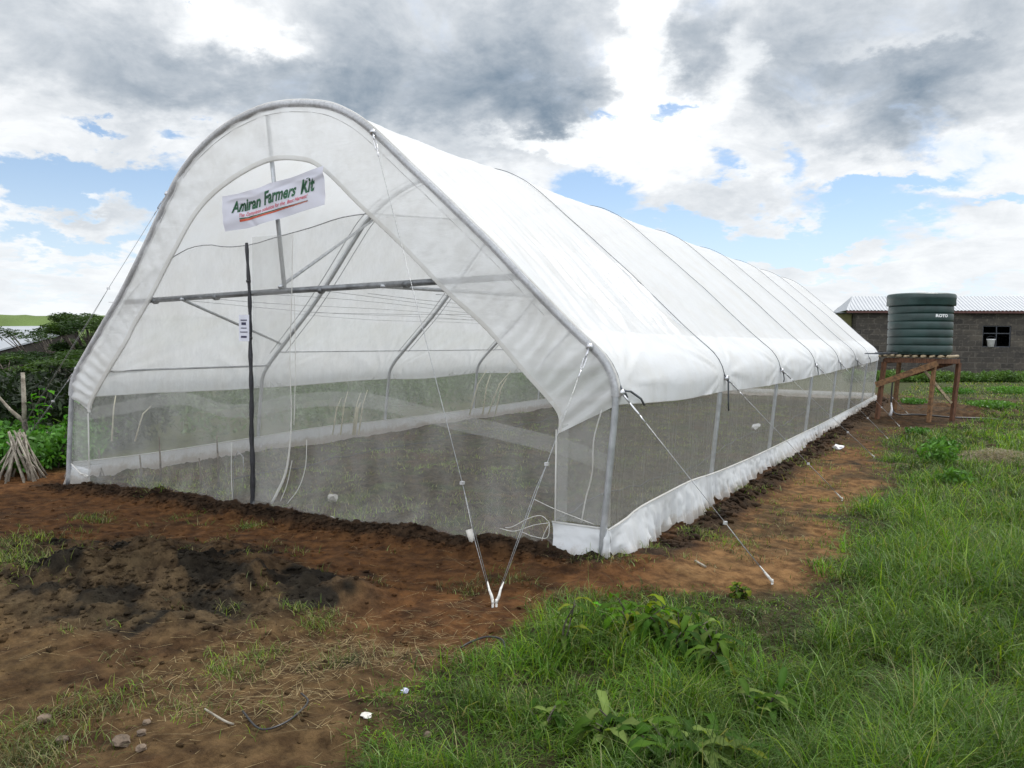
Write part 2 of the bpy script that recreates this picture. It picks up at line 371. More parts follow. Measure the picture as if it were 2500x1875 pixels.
def soilmat():
    m, b, out = new_mat('soil'); p = b.N.new('ShaderNodeBsdfPrincipled')
    a = b.N.new('ShaderNodeAttribute'); a.attribute_name = 'col'
    t = b.N.new('ShaderNodeTexCoord').outputs['Object']
    n1 = b.noise(t, 7, 7, .65); n2 = b.noise(t, 38, 6, .7); n3 = b.noise(t, 2.1, 6, .65)
    c = b.mix(b.ramp(n1, .30, .72), b.mix(1., a.outputs['Color'], (.42, .39, .36), 'MULTIPLY'), b.mix(1., a.outputs['Color'], (1.45, 1.48, 1.45), 'MULTIPLY'))
    c = b.mix(b.ramp(n2, .58, .75, 0, .5), c, b.mix(1., c, (1.7, 1.75, 1.8), 'MULTIPLY'))
    c = b.mix(b.ramp(n3, .45, .7, 0, .6), c, b.mix(1., c, (.62, .66, .66), 'MULTIPLY'))
    b.L.new(c, p.inputs['Base Color']); p.inputs['Roughness'].default_value = .97; p.inputs['Specular IOR Level'].default_value = .12
    bn = b.N.new('ShaderNodeBump'); bn.inputs['Strength'].default_value = 1.; bn.inputs['Distance'].default_value = .045
    b.L.new(b.m('ADD', b.m('MULTIPLY', n2, .5), b.m('ADD', n1, b.m('MULTIPLY', b.noise(t, 110, 3, .6), .2))), bn.inputs['Height'])
    b.L.new(bn.outputs[0], p.inputs['Normal']); b.L.new(p.outputs[0], out.inputs[0]); return m
M['soil'] = soilmat()

# ================================================================ ground
def polydist(x, y, P):
    """signed distance: positive inside"""
    P = np.array(P, float); d = np.full(np.shape(x), 1e9); ins = np.zeros(np.shape(x), bool)
    for i in range(len(P)):
        a, c = P[i], P[(i+1) % len(P)]; e = c-a; wx, wy = x-a[0], y-a[1]
        t = np.clip((wx*e[0]+wy*e[1])/(e@e), 0, 1); d = np.minimum(d, np.hypot(wx-e[0]*t, wy-e[1]*t))
        cond = ((a[1] <= y) & (c[1] > y)) | ((c[1] <= y) & (a[1] > y))
        with np.errstate(divide='ignore', invalid='ignore'):
            xi = a[0]+(y-a[1])*e[0]/(e[1] if e[1] != 0 else 1e-9)
        ins ^= cond & (x < xi)
    return np.where(ins, d, -d)
GRASS = [(4.45, -4.2), (4.28, -3.85), (4.18, -3.5), (4.0, -3.25), (3.88, -2.8), (3.98, -2.25), (4.12, -1.7), (4.25, -1.2), (4.5, -.8), (5.0, -.35), (5.62, .1),
         (5.72, .7), (5.68, 1.9), (5.4, 3.3), (5.72, 5.2), (5.75, 7.2), (5.4, 9.), (5.25, 11.5), (5.5, 13.2), (6.3, 15), (7.3, 19), (7.2, 24), (4.6, 27), (4.6, 60), (60, 60), (60, -40), (4.9, -40), (5.2, -6)]
def mound(x, y):
    return np.exp(-(((x-.85)/1.55)**2+((y+2.45)/.95)**2)**1.3)+.5*np.exp(-(((x-2.)/.9)**2+((y+1.95)/.35)**2))
def H(x, y):
    x = np.asarray(x, float); y = np.asarray(y, float)
    z = -.15+.13*np.exp(-(((x-4.0)/1.3)**2+((y+.1)/1.4)**2))
    z = z+.11*np.exp(-((y+.10)/.22)**2)*sstep(x, -3.9, -2.4)*sstep(x, 3.9, 2.8)
    mo = mound(x, y)
    z = z+.26*mo*(.75+.9*fbm(x*2.2, y*2.2, 4, 3))
    z = z+.06*np.exp(-((x-4.33)/.16)**2)*sstep(y, 1., 3.)*sstep(y, 27, 25)*(1+.9*fbm(x*7, y*5, 3, 41))
    near = np.exp(-(np.hypot(x-4, y-2)/30)**2)
    dug = np.clip(mo*1.2+np.exp(-((y+.15)/.3)**2)*(x < 4.4)*(x > -4.3)+.6*((x > -4) & (x < 4) & (y > 0) & (y < 25.5)), 0, 1)
    z = z+near*(.07*fbm(x*1.1, y*1.1, 3, 5)+(.03+.06*dug)*fbm(x*4.3, y*4.3, 4, 9, .6)+(.009+.024*dug)*fbm(x*17, y*17, 3, 13, .6))
    # lumpy dug ground past the stand
    z = z+.16*np.exp(-(((x-8)/4)**2+((y-22)/7)**2))*np.clip(fbm(x*1.7, y*1.7, 3, 77)-.05, 0, 1)*1.6
    z = z-1.5*sstep(x, -9, -26)-1.2*sstep(x, -26, -90)
    r = np.hypot(x, y)
    z = z+sstep(r, 60, 400)*1.5*fbm(x*.01, y*.01, 3, 21)
    z = np.where(r > 350, z-(r-350)*.01, z)
    return z
def h1(x, y): return float(H(np.array([x]), np.array([y]))[0])
def gcol(x, y):
    n = fbm(x*.9, y*.9, 4, 31); n2 = fbm(x*3.1, y*3.1, 4, 37)
    def mixc(c, d, f): return c*(1-f[..., None])+np.array(d)*f[..., None]
    c = np.broadcast_to(np.array([.098, .044, .016]), x.shape+(3,)).copy()           # red brown soil
    c = mixc(c, [.098, .060, .028], sstep(y+.3*n, -1.9, -2.8))                        # paler brown near the camera
    c = mixc(c, [.055, .028, .013], sstep(n2, .05, .5)*.7)
    path = sstep(x, 4.35, 4.8)*sstep(y+.5*n, -1.4, -.4)
    c = mixc(c, [.185, .104, .045], path*sstep(y, 14, 5)*(.75+.25*n2))
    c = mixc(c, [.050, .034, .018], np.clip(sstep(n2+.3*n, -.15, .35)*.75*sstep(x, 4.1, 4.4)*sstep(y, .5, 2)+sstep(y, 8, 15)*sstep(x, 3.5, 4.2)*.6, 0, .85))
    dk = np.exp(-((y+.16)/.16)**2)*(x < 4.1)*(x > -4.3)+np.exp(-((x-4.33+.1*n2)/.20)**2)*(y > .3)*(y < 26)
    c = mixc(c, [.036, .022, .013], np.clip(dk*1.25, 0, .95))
    mo = mound(x, y); mm = sstep(mo+.5*fbm(x*2.3, y*2.3, 4, 51), .15, .40)
    c = mixc(c, [.060, .044, .026], sstep(mo, .12, .45)*.7)
    c = mixc(c, [.014, .012, .009], mm*sstep(fbm(x*2.4, y*3.2, 4, 57), -.18, .12)*.92)
    ins = (x > -4.02) & (x < 4.0) & (y > 0.02) & (y < 25.4)
    ci = mixc(np.broadcast_to(np.array([.085, .066, .042]), x.shape+(3,)).copy(), [.075, .085, .035], sstep(n2+.5*n, -.1, .5)); ci = mixc(ci, [.13, .075, .045], sstep(n, .15, .5)*.6)
    c = np.where(ins[..., None], ci, c)
    g = polydist(x, y, GRASS)+.25*n2+.2*n
    far = (x < -4.4) | (y > 27)
    c = mixc(c, [.040, .034, .016], sstep(g, -.15, .25))
    bare = sstep(fbm(x*.55, y*.55, 4, 91), .12, .4)*sstep(y, 3, 9)
    c = mixc(c, [.10, .065, .036], bare*sstep(g, 0, .4)*.8)
    c = mixc(c, [.05, .062, .022], far*(sstep(x, -4.6, -5.6)+sstep(y, 27, 32)).clip(0, 1)*sstep(y+.2*n, -.1+0*x, .8)*.9)
    c = mixc(c, [.05, .065, .022], sstep(np.hypot(x, y), 45, 80))
    return c
def polar_grid(c0, a0, a1, na, radii, name):
    A = np.linspace(a0, a1, na); R = radii
    X = c0[0]+R[:, None]*np.sin(A)[None]; Y = c0[1]+R[:, None]*np.cos(A)[None]
    return X, Y
fa = math.atan2(RM[0, 2], RM[1, 2])
angs = np.unique(np.r_[np.linspace(fa-math.pi, fa-.66, 60), np.linspace(fa-.66, fa+.66, 1000), np.linspace(fa+.66, fa+math.pi, 60)])
radii = np.r_[0.01, .5, 1, np.geomspace(1.6, 40, 620), np.geomspace(41, 1500, 60)]
X = CAM[0]+radii[:, None]*np.sin(angs)[None]; Y = CAM[1]+radii[:, None]*np.cos(angs)[None]
Z = H(X, Y); V = np.stack([X, Y, Z], -1).reshape(-1, 3)
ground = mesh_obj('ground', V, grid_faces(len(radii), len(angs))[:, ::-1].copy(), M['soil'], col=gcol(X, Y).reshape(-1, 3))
tag(ground, kind='structure')
# distant hills
hv = []; HA = np.linspace(fa-1.4, fa+1.1, 260)
for j, (rr, k) in enumerate(((1250, 0), (1380, .75), (1500, 1), (1700, .9))):
    top = 46+14*fbm(HA*6, HA*0, 4, 61)+3*fbm(HA*60, HA*0, 3, 63)
    top = top*(.25+.75*sstep(HA, fa+.2, fa-.25))
    hv.append(np.stack([CAM[0]+rr*np.sin(HA), CAM[1]+rr*np.cos(HA), -14+top*k], -1))
HVv = np.array(hv); cc = np.broadcast_to(np.array([.11, .16, .05]), HVv.shape)*(1+.35*fbm(HVv[..., 0]*.02, HVv[..., 1]*.02, 3)[..., None])
tag(mesh_obj('hills', HVv, grid_faces(4, 260), M['soil'], col=cc.reshape(-1, 3)), kind='structure')

# ================================================================ grass
def blades(X, Y, L, Wd, col, bend, name, mat, Z=None, seg=3, tip=None, stuff=True, flat=0.):
    n = len(X)
    if Z is None: Z = H(X, Y)-.01
    az = rng.uniform(0, 2*math.pi, n); dx, dy = np.cos(az), np.sin(az)
    face = az+math.pi/2+rng.normal(0, .5, n); wx, wy = np.cos(face), np.sin(face)
    ts = np.linspace(0, 1, seg+1); P = []
    for t in ts:
        hx = L*bend*(t**1.7); hz = L*(t*np.sqrt(np.clip(1-.75*bend**2, .05, 1))-.55*bend*t**2.6)
        hz = hz*(1-flat)
        cx, cy_, cz = X+dx*hx, Y+dy*hx, Z+np.maximum(hz, .004)
        w = Wd*(1-t)**.6*.5 if t < 1 else None
        if w is not None:
            P.append(np.stack([cx-wx*w, cy_-wy*w, cz], -1)); P.append(np.stack([cx+wx*w, cy_+wy*w, cz], -1))
        else: P.append(np.stack([cx, cy_, cz], -1))
    K = 2*seg+1; V = np.stack(P, 1).reshape(-1, 3)
    q = []
    for s_ in range(seg-1): q += [[2*s_, 2*s_+1, 2*s_+3], [2*s_, 2*s_+3, 2*s_+2]]
    q.append([2*seg-2, 2*seg-1, 2*seg]); q = np.array(q)
    Fc = (np.arange(n)[:, None, None]*K+q[None]).reshape(-1, 3)
    c = np.repeat(col[:, None], K, 1)
    if tip is not None:
        tt = np.array([i//2/seg for i in range(K)])[None, :, None]; c = c*(1-tt*.6)+np.array(tip)*tt*.6
    o = mesh_obj(name, V, Fc, mat, col=c.reshape(-1, 3), smooth=False)
    return o
def scatter_polar(n, a0, a1, r0, r1, p=.6):
    u = rng.random(n); r = (r0**p+u*(r1**p-r0**p))**(1/p); a = rng.uniform(a0, a1, n)
    return CAM[0]+r*np.sin(a), CAM[1]+r*np.cos(a), r
def inside_gh(x, y): return (x > -4.15) & (x < 4.12) & (y > -.1) & (y < 25.6)
def gpal(n, x, y, dry=.08):
    g = np.array([[.030, .095, .008], [.050, .140, .012], [.085, .175, .018], [.022, .065, .012], [.11, .18, .025]])
    c = g[rng.integers(0, 5, n)]*np.array([.98, .84, .38])*rng.uniform(.30, 1.65, n)[:, None]
    k = fbm(x*1.2, y*1.2, 3, 71)[:, None]; k2 = fbm(x*4, y*4, 3, 73)[:, None]; c = c*np.clip(1+1.3*k+1.2*k2, .18, 2.6)  # darker colour patches stand in for shaded hollows between clumps
    pl = rng.random(n) < .07; c[pl] = np.array([.19, .26, .10])*rng.uniform(.7, 1.5, pl.sum())[:, None]
    dr = rng.random(n) < dry; c[dr] = np.array([.26, .22, .12])*rng.uniform(.6, 1.3, dr.sum())[:, None]
    return c
n = 400000
x, y, r = scatter_polar(n, fa-.35, fa+.95, 1.5, 34, .55)
g = polydist(x, y, GRASS); dens = fbm(x*2.3, y*2.3, 4, 81); dl = fbm(x*.7, y*.7, 3, 85)
bare = fbm(x*.55, y*.55, 4, 91)
keep = (g+.35*dens+.1*rng.normal(size=n) > .02) & ~inside_gh(x, y) & (dens+.55+.3*rng.random(n) > -.1)
keep &= ~((bare > .22) & (y > 5) & (rng.random(n) < .8))
x, y, r, g, dl, dens = [q[keep] for q in (x, y, r, g, dl, dens)]
tall = sstep(x-y*.02, 5.6, 6.8)*sstep(y, -4.6, -1.4)*sstep(y, 8, 3.5)
edge = sstep(g, -.1, .5)
clump = fbm(x*3.3, y*3.3, 3, 87)
L = (.085+.10*edge+.30*tall*edge)*(1+.9*dl)*(1+1.5*clump)*rng.uniform(.5, 1.5, len(x))*np.where(y > 8, .75, 1)
L = np.clip(L, .055, .6)
Wd = (.0028+.0012*rng.random(len(x)))*(1+r/7.)*np.where(rng.random(len(x)) < .12, 1.8, 1)
bend = np.clip(rng.normal(.78, .22, len(x)), .15, .99)
L = L*1.08
tag(blades(x, y, L, Wd, gpal(len(x), x, y, .06), bend, 'grass', M['leaf'], tip=(.085, .165, .03)), 'long green meadow grass covering the right side and front corner', 'grass', kind='stuff')
x, y, r = scatter_polar(90000, fa-.2, fa+.75, 19, 62, .9)
k = (polydist(x, y, GRASS) > 0) & ~inside_gh(x, y) & (fbm(x*.5, y*.5, 3, 93)+.3*rng.random(len(x)) > -.12); x, y, r = x[k], y[k], r[k]
tag(blades(x, y, rng.uniform(.06, .2, len(x)), .012*(r/20), gpal(len(x), x, y, .14)*1.15, rng.uniform(.4, .9, len(x)), 'far_grass', M['leaf'], seg=2), 'short rough grass reaching back to the stone house', 'grass', kind='stuff')
# sparse tufts on the bare soil, inside and round the greenhouse
tx, ty, ts = [], [], []
def tuft(cx, cy_, rad, k):
    tx.append(rng.normal(cx, rad, k)); ty.append(rng.normal(cy_, rad*.8, k)); ts.append(np.full(k, rad))
for (px, py, rad, k) in [(785, 1520, .10, 260), (560, 1630, .12, 220), (640, 1590, .10, 150), (720, 1500, .06, 90), (30, 1400, .28, 900), (60, 1330, .2, 300), (40, 1830, .2, 900), (90, 1760, .14, 250), (610, 1280, .1, 160),
                         (230, 1270, .14, 200), (420, 1210, .16, 420), (1540, 1290, .18, 350), (1700, 1300, .14, 220), (1560, 1345, .12, 200), (1480, 1390, .2, 300), (1790, 1330, .15, 200), (190, 1720, .12, 200), (300, 1700, .14, 180),
                         (1400, 1480, .15, 260), (850, 1260, .12, 160), (1800, 1200, .2, 250), (1680, 1250, .2, 250), (1900, 1130, .3, 300), (480, 1730, .12, 120), (1150, 1440, .12, 100), (830, 1600, .16, 160), (560, 1500, .05, 60), (1230, 1420, .12, 120)]:
    p = onz(px, py); tuft(p[0], p[1], rad, k)
for i in range(520):
    a, b_2 = rng.uniform(-3.8, 3.8), .3+20*rng.random()**1.4; tuft(a, b_2, rng.uniform(.06, .22), int(rng.uniform(15, 60)))
for i in range(60):
    a, b_2 = rng.uniform(-2, 4), rng.uniform(-4.2, -.4); tuft(a, b_2, rng.uniform(.04, .1), int(rng.uniform(6, 26)))
for i in range(60):
    a, b_2 = rng.uniform(4.3, 5.8), rng.uniform(0, 16); tuft(a, b_2, rng.uniform(.08, .2), int(rng.uniform(15, 50)))
x = np.concatenate(tx); y = np.concatenate(ty); s_ = np.concatenate(ts)
kp = ~((np.abs(y) < .07) & (x > -4.1) & (x < 4.1)) & ~((np.abs(x-4.03) < .1) & (y > 0)); x, y, s_ = x[kp], y[kp], s_[kp]
ins = inside_gh(x, y)
cc = gpal(len(x), x, y, .18); cc[ins] = cc[ins]*1.2+np.array([.09, .08, .04])
rr = np.hypot(x-CAM[0], y-CAM[1])
tag(blades(x, y, rng.uniform(.04, .14, len(x))*(1+s_), .0032*(1+rr/8), cc, rng.uniform(.4, .95, len(x)), 'sparse_grass', M['leaf'], tip=(.2, .2, .1)), 'thin scattered grass tufts on the bare brown soil', 'grass', kind='stuff')
# straw and cut stalks lying about
n = 7000
x = np.r_[rng.normal(3.5, .5, n//2), rng.uniform(1., 4.4, n//4), rng.uniform(-3, 4.5, n//4)]; y = np.r_[rng.normal(-2.9, .75, n//2), rng.uniform(-4.8, -1.5, n//4), rng.uniform(-3.6, -.4, n//4)]
n = len(x); keep = (rng.random(n) < sstep(fbm(x*2.1, y*2.1, 3, 101), -.35, .35)*.9+.1) & (mound(x, y) < .4); keep[:n//2] &= rng.random(n//2) < .45; keep[n//2:] &= rng.random(n-n//2) < .5
x, y = x[keep], y[keep]; cc = np.array([.34, .27, .15])*rng.uniform(.45, 1.25, len(x))[:, None]
tag(blades(x, y, rng.uniform(.04, .26, len(x)), np.full(len(x), .0040), cc, np.full(len(x), .95), 'straw', M['leaf'], flat=.86, Z=H(x, y)+.004), 'dry straw and cut stalks littering the brown soil in front', 'straw', kind='stuff')
# seed-head stems rising out of the tall grass
n = 170; a = rng.uniform(5.8, 9.5, n); b_2 = rng.uniform(-2.6, 6, n); k = polydist(a, b_2, GRASS) > .1; a, b_2 = a[k], b_2[k]
tag(blades(a, b_2, rng.uniform(.35, .62, len(a)), np.full(len(a), .0045), np.tile([.24, .28, .13], (len(a), 1)), rng.uniform(.3, .85, len(a)), 'seed_grass', M['leaf'], tip=(.5, .5, .3)), 'pale seed stems standing above the tall green grass', 'grass', kind='stuff')
# soil clods
cm = MB(); tmpl = []
for i in range(14):
    q = MB(); q.blob((0, 0, 0), 1, i, 1, .62, .5); tmpl.append(np.array(q.V)); tf = np.array(q.F)
NC = 9000; q = rng.random(NC)
cx_ = np.where(q < .34, rng.uniform(-4.2, 3.9, NC), np.where(q < .56, rng.normal(4.33, .10, NC), np.where(q < .86, rng.normal(.85, .95, NC), rng.uniform(-3, 4.2, NC))))
cy_ = np.where(q < .34, -.13-np.abs(rng.normal(0, .13, NC)), np.where(q < .56, rng.uniform(.7, 25, NC), np.where(q < .86, rng.normal(-2.4, .62, NC), rng.uniform(-4.2, -.3, NC))))
cr_ = .005+.026*rng.random(NC)**3.2; cr_ = cr_*np.where((q > .34) & (q < .56), 2.0, 1); cr_ = np.where(q > .86, cr_*.7, cr_)
ok = ~((cx_ > 3.6) & (np.abs(cy_) < .3) & (q > .34)); cx_, cy_, cr_ = cx_[ok], cy_[ok], cr_[ok]; NC = len(cx_)
ti = rng.integers(0, 14, NC); T_ = np.stack(tmpl)[ti]; th_ = rng.uniform(0, 6.28, NC); cs, sn = np.cos(th_)[:, None], np.sin(th_)[:, None]
cz_ = H(cx_, cy_)
VV = np.stack([cx_[:, None]+(T_[..., 0]*cs-T_[..., 1]*sn)*cr_[:, None], cy_[:, None]+(T_[..., 0]*sn+T_[..., 1]*cs)*cr_[:, None], cz_[:, None]+(T_[..., 2]+.12)*cr_[:, None]], -1)
nvx = VV.shape[1]; FF = (np.arange(NC)[:, None, None]*nvx+tf[None]).reshape(-1, 3)
ccol = gcol(cx_, cy_)*rng.uniform(.55, 1.15, NC)[:, None]; ccol = np.repeat(ccol[:, None], nvx, 1).reshape(-1, 3)
ck = mesh_obj('soil_clods', VV.reshape(-1, 3), FF, M['soil'], smooth=False, col=ccol)
tag(ck, 'dark crumbled soil clods heaped along the foot of the netting', 'soil', kind='stuff')

# ================================================================ greenhouse
NF, SP = 8, 3.62; LEN = SP*(NF-1)
OUT = [(3.97, -.06), (4.02, .5), (4.06, .98), (4.085, 1.32), (4.075, 1.5), (4.02, 1.64), (3.93, 1.76), (3.8, 1.87), (3.6, 2.04), (3.38, 2.24), (3.09, 2.51), (2.77, 2.81), (2.48, 3.06), (2.17, 3.33), (1.85, 3.60), (1.55, 3.86),
       (1.29, 4.07), (1.07, 4.21), (.77, 4.34), (.35, 4.42), (-.09, 4.44), (-.44, 4.39), (-.8, 4.29), (-1.18, 4.11), (-1.57, 3.82), (-1.87, 3.46), (-2.27, 2.94), (-2.69, 2.43), (-3.09, 2.01), (-3.48, 1.60), (-3.66, 1.40), (-3.77, 1.22), (-3.80, 1.05), (-3.83, .81), (-3.88, .3), (-3.92, -.22)]
SEC = crom(OUT, 260)
def warp(P, y):
    P = np.array(P, float); k = 1+.072*min(1, max(0, y)/SP)
    P[..., 0] = np.where(P[..., 0] < 0, P[..., 0]*k, P[..., 0]); P[..., 1] = P[..., 1]-.015*min(1, max(0, y)/SP); return P
tan = np.gradient(SEC, axis=0); tan /= np.linalg.norm(tan, axis=1)[:, None]; NRM = np.stack([tan[:, 1], -tan[:, 0]], -1)   # outward
if NRM[130, 1] < 0: NRM = -NRM
GH = empty('greenhouse', (0, 0, -.15), 'large white plastic and netting tunnel greenhouse with pointed rounded roof', 'greenhouse')
def part(mb, name, mat, parent=GH, smooth=True):
    return mb.build(name, mat, parent, smooth)
for i in range(NF):
    y = i*SP; Q = warp(SEC-NRM*(.035 if i else .010), y)
    m = MB(); m.tube([(q[0], y if i else -.02, q[1]) for q in Q[::2]], .03 if i else .032, 10); part(m, 'arch_frame', M['galv'])
def secx_at(z, side, y=0):
    S2 = warp(SEC, y); idx = range(0, 130) if side > 0 else range(259, 129, -1)
    zs = np.array([S2[i, 1] for i in idx]); xs = np.array([S2[i, 0] for i in idx]); return float(np.interp(z, zs, xs))
# gable trusses
for y in (0., LEN):
    bl, br = (-2.76, 2.31), (3.06, 2.48)
    m = MB(); y0 = y; y = y+(.075 if y == 0 else -.075); m.tube([(bl[0], y, bl[1]), (0, y, 2.40), (br[0], y, br[1])], .034, 10)
    for t in (-2.2, -1.1, .55, 1.7): m.tube([(t, y-.0, 2.385+t*.03-.002), (t+.05, y, 2.385+t*.03)], .041, 10)
    part(m, 'crossbar', M['galv_dark'])
    m = MB(); m.tube([(-.22, y, 4.37), (.03, y, 2.42)], .024, 8); part(m, 'king_post', M['galv']); y = y0
    sgn = 1 if y == 0 else -1; y2 = y+sgn*SP
    for a, b_2 in (((-1.6, y, 2.33), (-3.58, y2, 1.77)), ((.03, y, 2.44), (-1.57, y2, 3.76)), ((1.44, y+.02, 2.42), (3.1, y2, 2.38))):
        m = MB(); m.tube([a, b_2], .02, 8); part(m, 'diagonal_brace', M['galv'])
# purlins and long wires
for (x, z, r_2) in ((-3.72, 1.38, .017), (-3.55, 1.62, .010), (3.78, 1.60, .012)):
    m = MB()
    for i in (range(1) if z == 1.38 else range(1 if x < 0 else 0, NF-1)):
        m.tube([(x*(1.0 if i == 0 else 1.03), i*SP, z), (x*1.03, (i+1)*SP, z)], r_2, 6)
    part(m, 'side_purlin', M['galv'])
for i, x in enumerate(np.linspace(-3.0, 3.0, 8)):
    m = MB(); z0 = 2.40-.03*abs(x); m.tube([(x, t*LEN, z0-.10*math.sin(t*math.pi)+.025*math.sin(t*23+i*2)) for t in np.linspace(0, 1, 30)], .0028, 4); part(m, 'trellis_wire', M['wire'])
for i in range(1, NF-1):
    m = MB(); m.tube([(-3.05, i*SP, 2.3), (-1, i*SP, 2.26), (1.2, i*SP, 2.25), (3.0, i*SP, 2.4)], .003, 4); part(m, 'trellis_wire', M['wire'])
# roof sheet
nu, nv = 300, 560
S3 = crom(OUT, nu+60)
zr = 1.25
iR = np.argmax(S3[:, 1] > zr); iL = len(S3)-1-np.argmax(S3[::-1, 1] > 1.0)
S3 = S3[iR:iL]; nu = len(S3)
t3 = np.gradient(S3, axis=0); t3 /= np.linalg.norm(t3, axis=1)[:, None]; N3 = np.stack([t3[:, 1], -t3[:, 0]], -1)
yv = np.linspace(-.035, LEN+.05, nv)
def roof_pt(offset=0., wr=1.):
    YY = np.broadcast_to(yv[None], (nu, nv)); U = np.linspace(0, 1, nu)[:, None]
    kk = 1+.072*np.clip(YY/SP, 0, 1)
    X0 = np.broadcast_to(S3[:, :1], (nu, nv)); Z0 = np.broadcast_to(S3[:, 1:], (nu, nv)).copy()
    # scalloped eaves
    ph = np.clip(YY/SP, 0, 7); fr = ph-np.floor(ph); sag = 4*fr*(1-fr)
    zR = np.interp(YY, [0, 1.8, 3.7, 7.5, 11, 15, 18.5, 25.4], [1.33, 1.24, 1.24, 1.14, 1.16, 1.19, 1.24, 1.3])-.022*sag
    zL = .985-.02*sag+.02*np.sin(YY*1.3)
    top = .5-.5*np.cos(np.clip((Z0-1.0)/.6, 0, 1)*math.pi)
    right = X0 > 0
    Z0 = np.where(right, Z0+(zR-zr)*(1-top), Z0+(zL-1.0)*(1-top))
    depth = np.sin(math.pi*U)**.6
    fold = np.where(U < .5, 1, 1)
    off = offset-.030*sag*depth*sstep(Z0, 1.2, 2.2)
    off += .0*sag*sstep(Z0, 1.6, 1.2)                       # belly out below the knee
    # straight tension creases fanning out of every knee
    wx = 0
    for k in range(NF):
        for (kz, sgn) in ((1.5, 1), (1.35, -1)):
            kx = 4.07*sgn if sgn > 0 else -3.95
            s_len = np.hypot(X0-kx, Z0-kz); dy = YY-k*SP; R_ = np.hypot(s_len, dy)
            ang = np.arctan2(dy, s_len+.02)
            m_ = (X0*sgn > 0)*np.exp(-R_/1.25)*sstep(R_, .08, .4)*sstep(np.abs(ang), .12, .35)
            wx = wx+m_*(np.sin(ang*21+k)+.6*np.sin(ang*37+2*k))*.011
    # long creases up the first bay on the sunny side
    m1 = (X0 > 0)*sstep(YY, .0, .5)*sstep(YY, 4.6, 3.2)*sstep(Z0, 1.8, 2.2)*sstep(Z0, 3.5, 2.6)
    lam = YY*1.0-(Z0-1.8)*.40*1.0
    wx = wx+m1*(.048*np.sin(lam*13+1.5*vnoise(lam*3, Z0*1.0, 5)*3)+.024*np.sin(lam*29))*vnoise(lam*2.2, Z0*.8, 8)
    wx = wx+.012*fbm(YY*2.2+0*X0, U*6, 4, 7)+.006*fbm(YY*9, U*14, 3, 8)+.008*sag*fbm(YY*5-Z0*2, U*9, 3, 9)
    off = off+wx*wr
    Xo = X0+N3[:, :1]*off; Zo = Z0+N3[:, 1:]*off
    Xo = np.where(Xo < 0, Xo*kk, Xo); Zo = Zo-.015*np.clip(YY/SP, 0, 1)
    return np.stack([Xo, YY, Zo], -1)
RP = roof_pt(.003)
if N3[nu//2, 1] < 0: N3 = -N3; RP = roof_pt(.003)
mesh_obj('roof_cover', RP.reshape(-1, 3), grid_faces(nu, nv), M['roof'], GH)
# overlapping eave curtain on the right (second sheet, outside)
k1 = int(np.argmax(S3[:, 1] > 1.98)); RP2 = roof_pt(.010)[:k1]
mesh_obj('eave_curtain', RP2.reshape(-1, 3), grid_faces(k1, nv), M['roof'], GH)
# hems of the eaves
for idx, nm in ((0, 'eave_hem'), (-1, 'eave_hem')):
    m = MB(); m.tube([tuple(p) for p in RP[idx][::5]], .007, 5); part(m, nm, M['hem'])
# roof straps over each hoop with loop and tail at the knee
for i in range(NF):
    y = i*SP+(.035 if i == 0 else 0)
    Q = warp(SEC+NRM*.020, y); zs = Q[:, 1]; keep = [q for q in Q[::2] if q[1] > (1.46 if q[0] > 0 else 1.30)]
    m = MB(); m.tube([(q[0], y, q[1]) for q in keep], .0045 if i else .003, 6)
    kx, kz = keep[0]; m.tube([(kx, y, kz), (kx+.03, y-.02, kz-.05), (kx+.05, y+.03, kz-.10), (kx+.02, y+.02, kz-.03)], .012, 6)
    st_o = part(m, 'roof_strap', M['strap'])
    tails = {0: [(kx+.03, y, kz-.04), (kx+.10, y+.16, kz-.06), (kx+.13, y+.26, kz-.18)], 1: [(kx+.05, y, kz-.02), (kx+.055, y-.02, kz-.2), (kx+.06, y+.01, kz-.46)]}
    tl = tails.get(i, [(kx+.03, y, kz-.04), (kx+.06, y+.06, kz-.14), (kx+.05, y+.05+.05*(i % 2), kz-.24)])
    m = MB(); m.tube([tl[0]]+[tuple(np.array(a)*.5+np.array(b)*.5) for a, b in zip(tl, tl[1:])]+[tl[-1]], .010, 6); part(m, 'strap_tail', M['strap'])
    if i:   # thinner second line alongside each inner hoop
        m = MB(); m.tube([(q[0]*.992, y+.19, q[1]-.045) for q in keep if q[1] > 1.6], .006, 5); part(m, 'roof_cord', M['wire'])
        m = MB(); m.tube([(q[0]*.992, y-.16, q[1]-.045) for q in keep if q[1] > 1.6], .006, 5); part(m, 'roof_cord', M['wire'])
# gable valance (plastic border inside the front hoop)
INN = [(3.50, 1.02), (3.51, 1.16), (3.43, 1.29), (3.08, 1.62), (2.7, 1.99), (2.26, 2.33), (1.72, 2.8), (1.14, 3.27), (.66, 3.67), (.34, 3.81), (-.17, 3.84), (-.81, 3.65), (-1.31, 3.36), (-1.74, 2.89), (-2.2, 2.33), (-2.52, 1.98), (-2.66, 1.8), (-3.13, 1.31), (-3.41, .98), (-3.45, .84)]
nI = 420; I2 = crom(INN, nI)
S4 = crom(OUT, 600); a0 = int(np.argmax(S4[:, 1] > 1.30)); a1 = 599-int(np.argmax(S4[::-1, 1] > 1.0))
def closest(i):
    # matched points: same arc fraction, nudged towards the nearest outer point
    return None
O2 = crom(S4[a0:a1][::6], nI)
oo = []
for q in range(nI):
    f = q/(nI-1); j = np.argmin(np.hypot(*(O2-I2[q]).T)); oo.append(.55*j/(nI-1)+.45*f)
oo = np.maximum.accumulate(np.array(oo)); oo = (oo-oo[0])/(oo[-1]-oo[0])
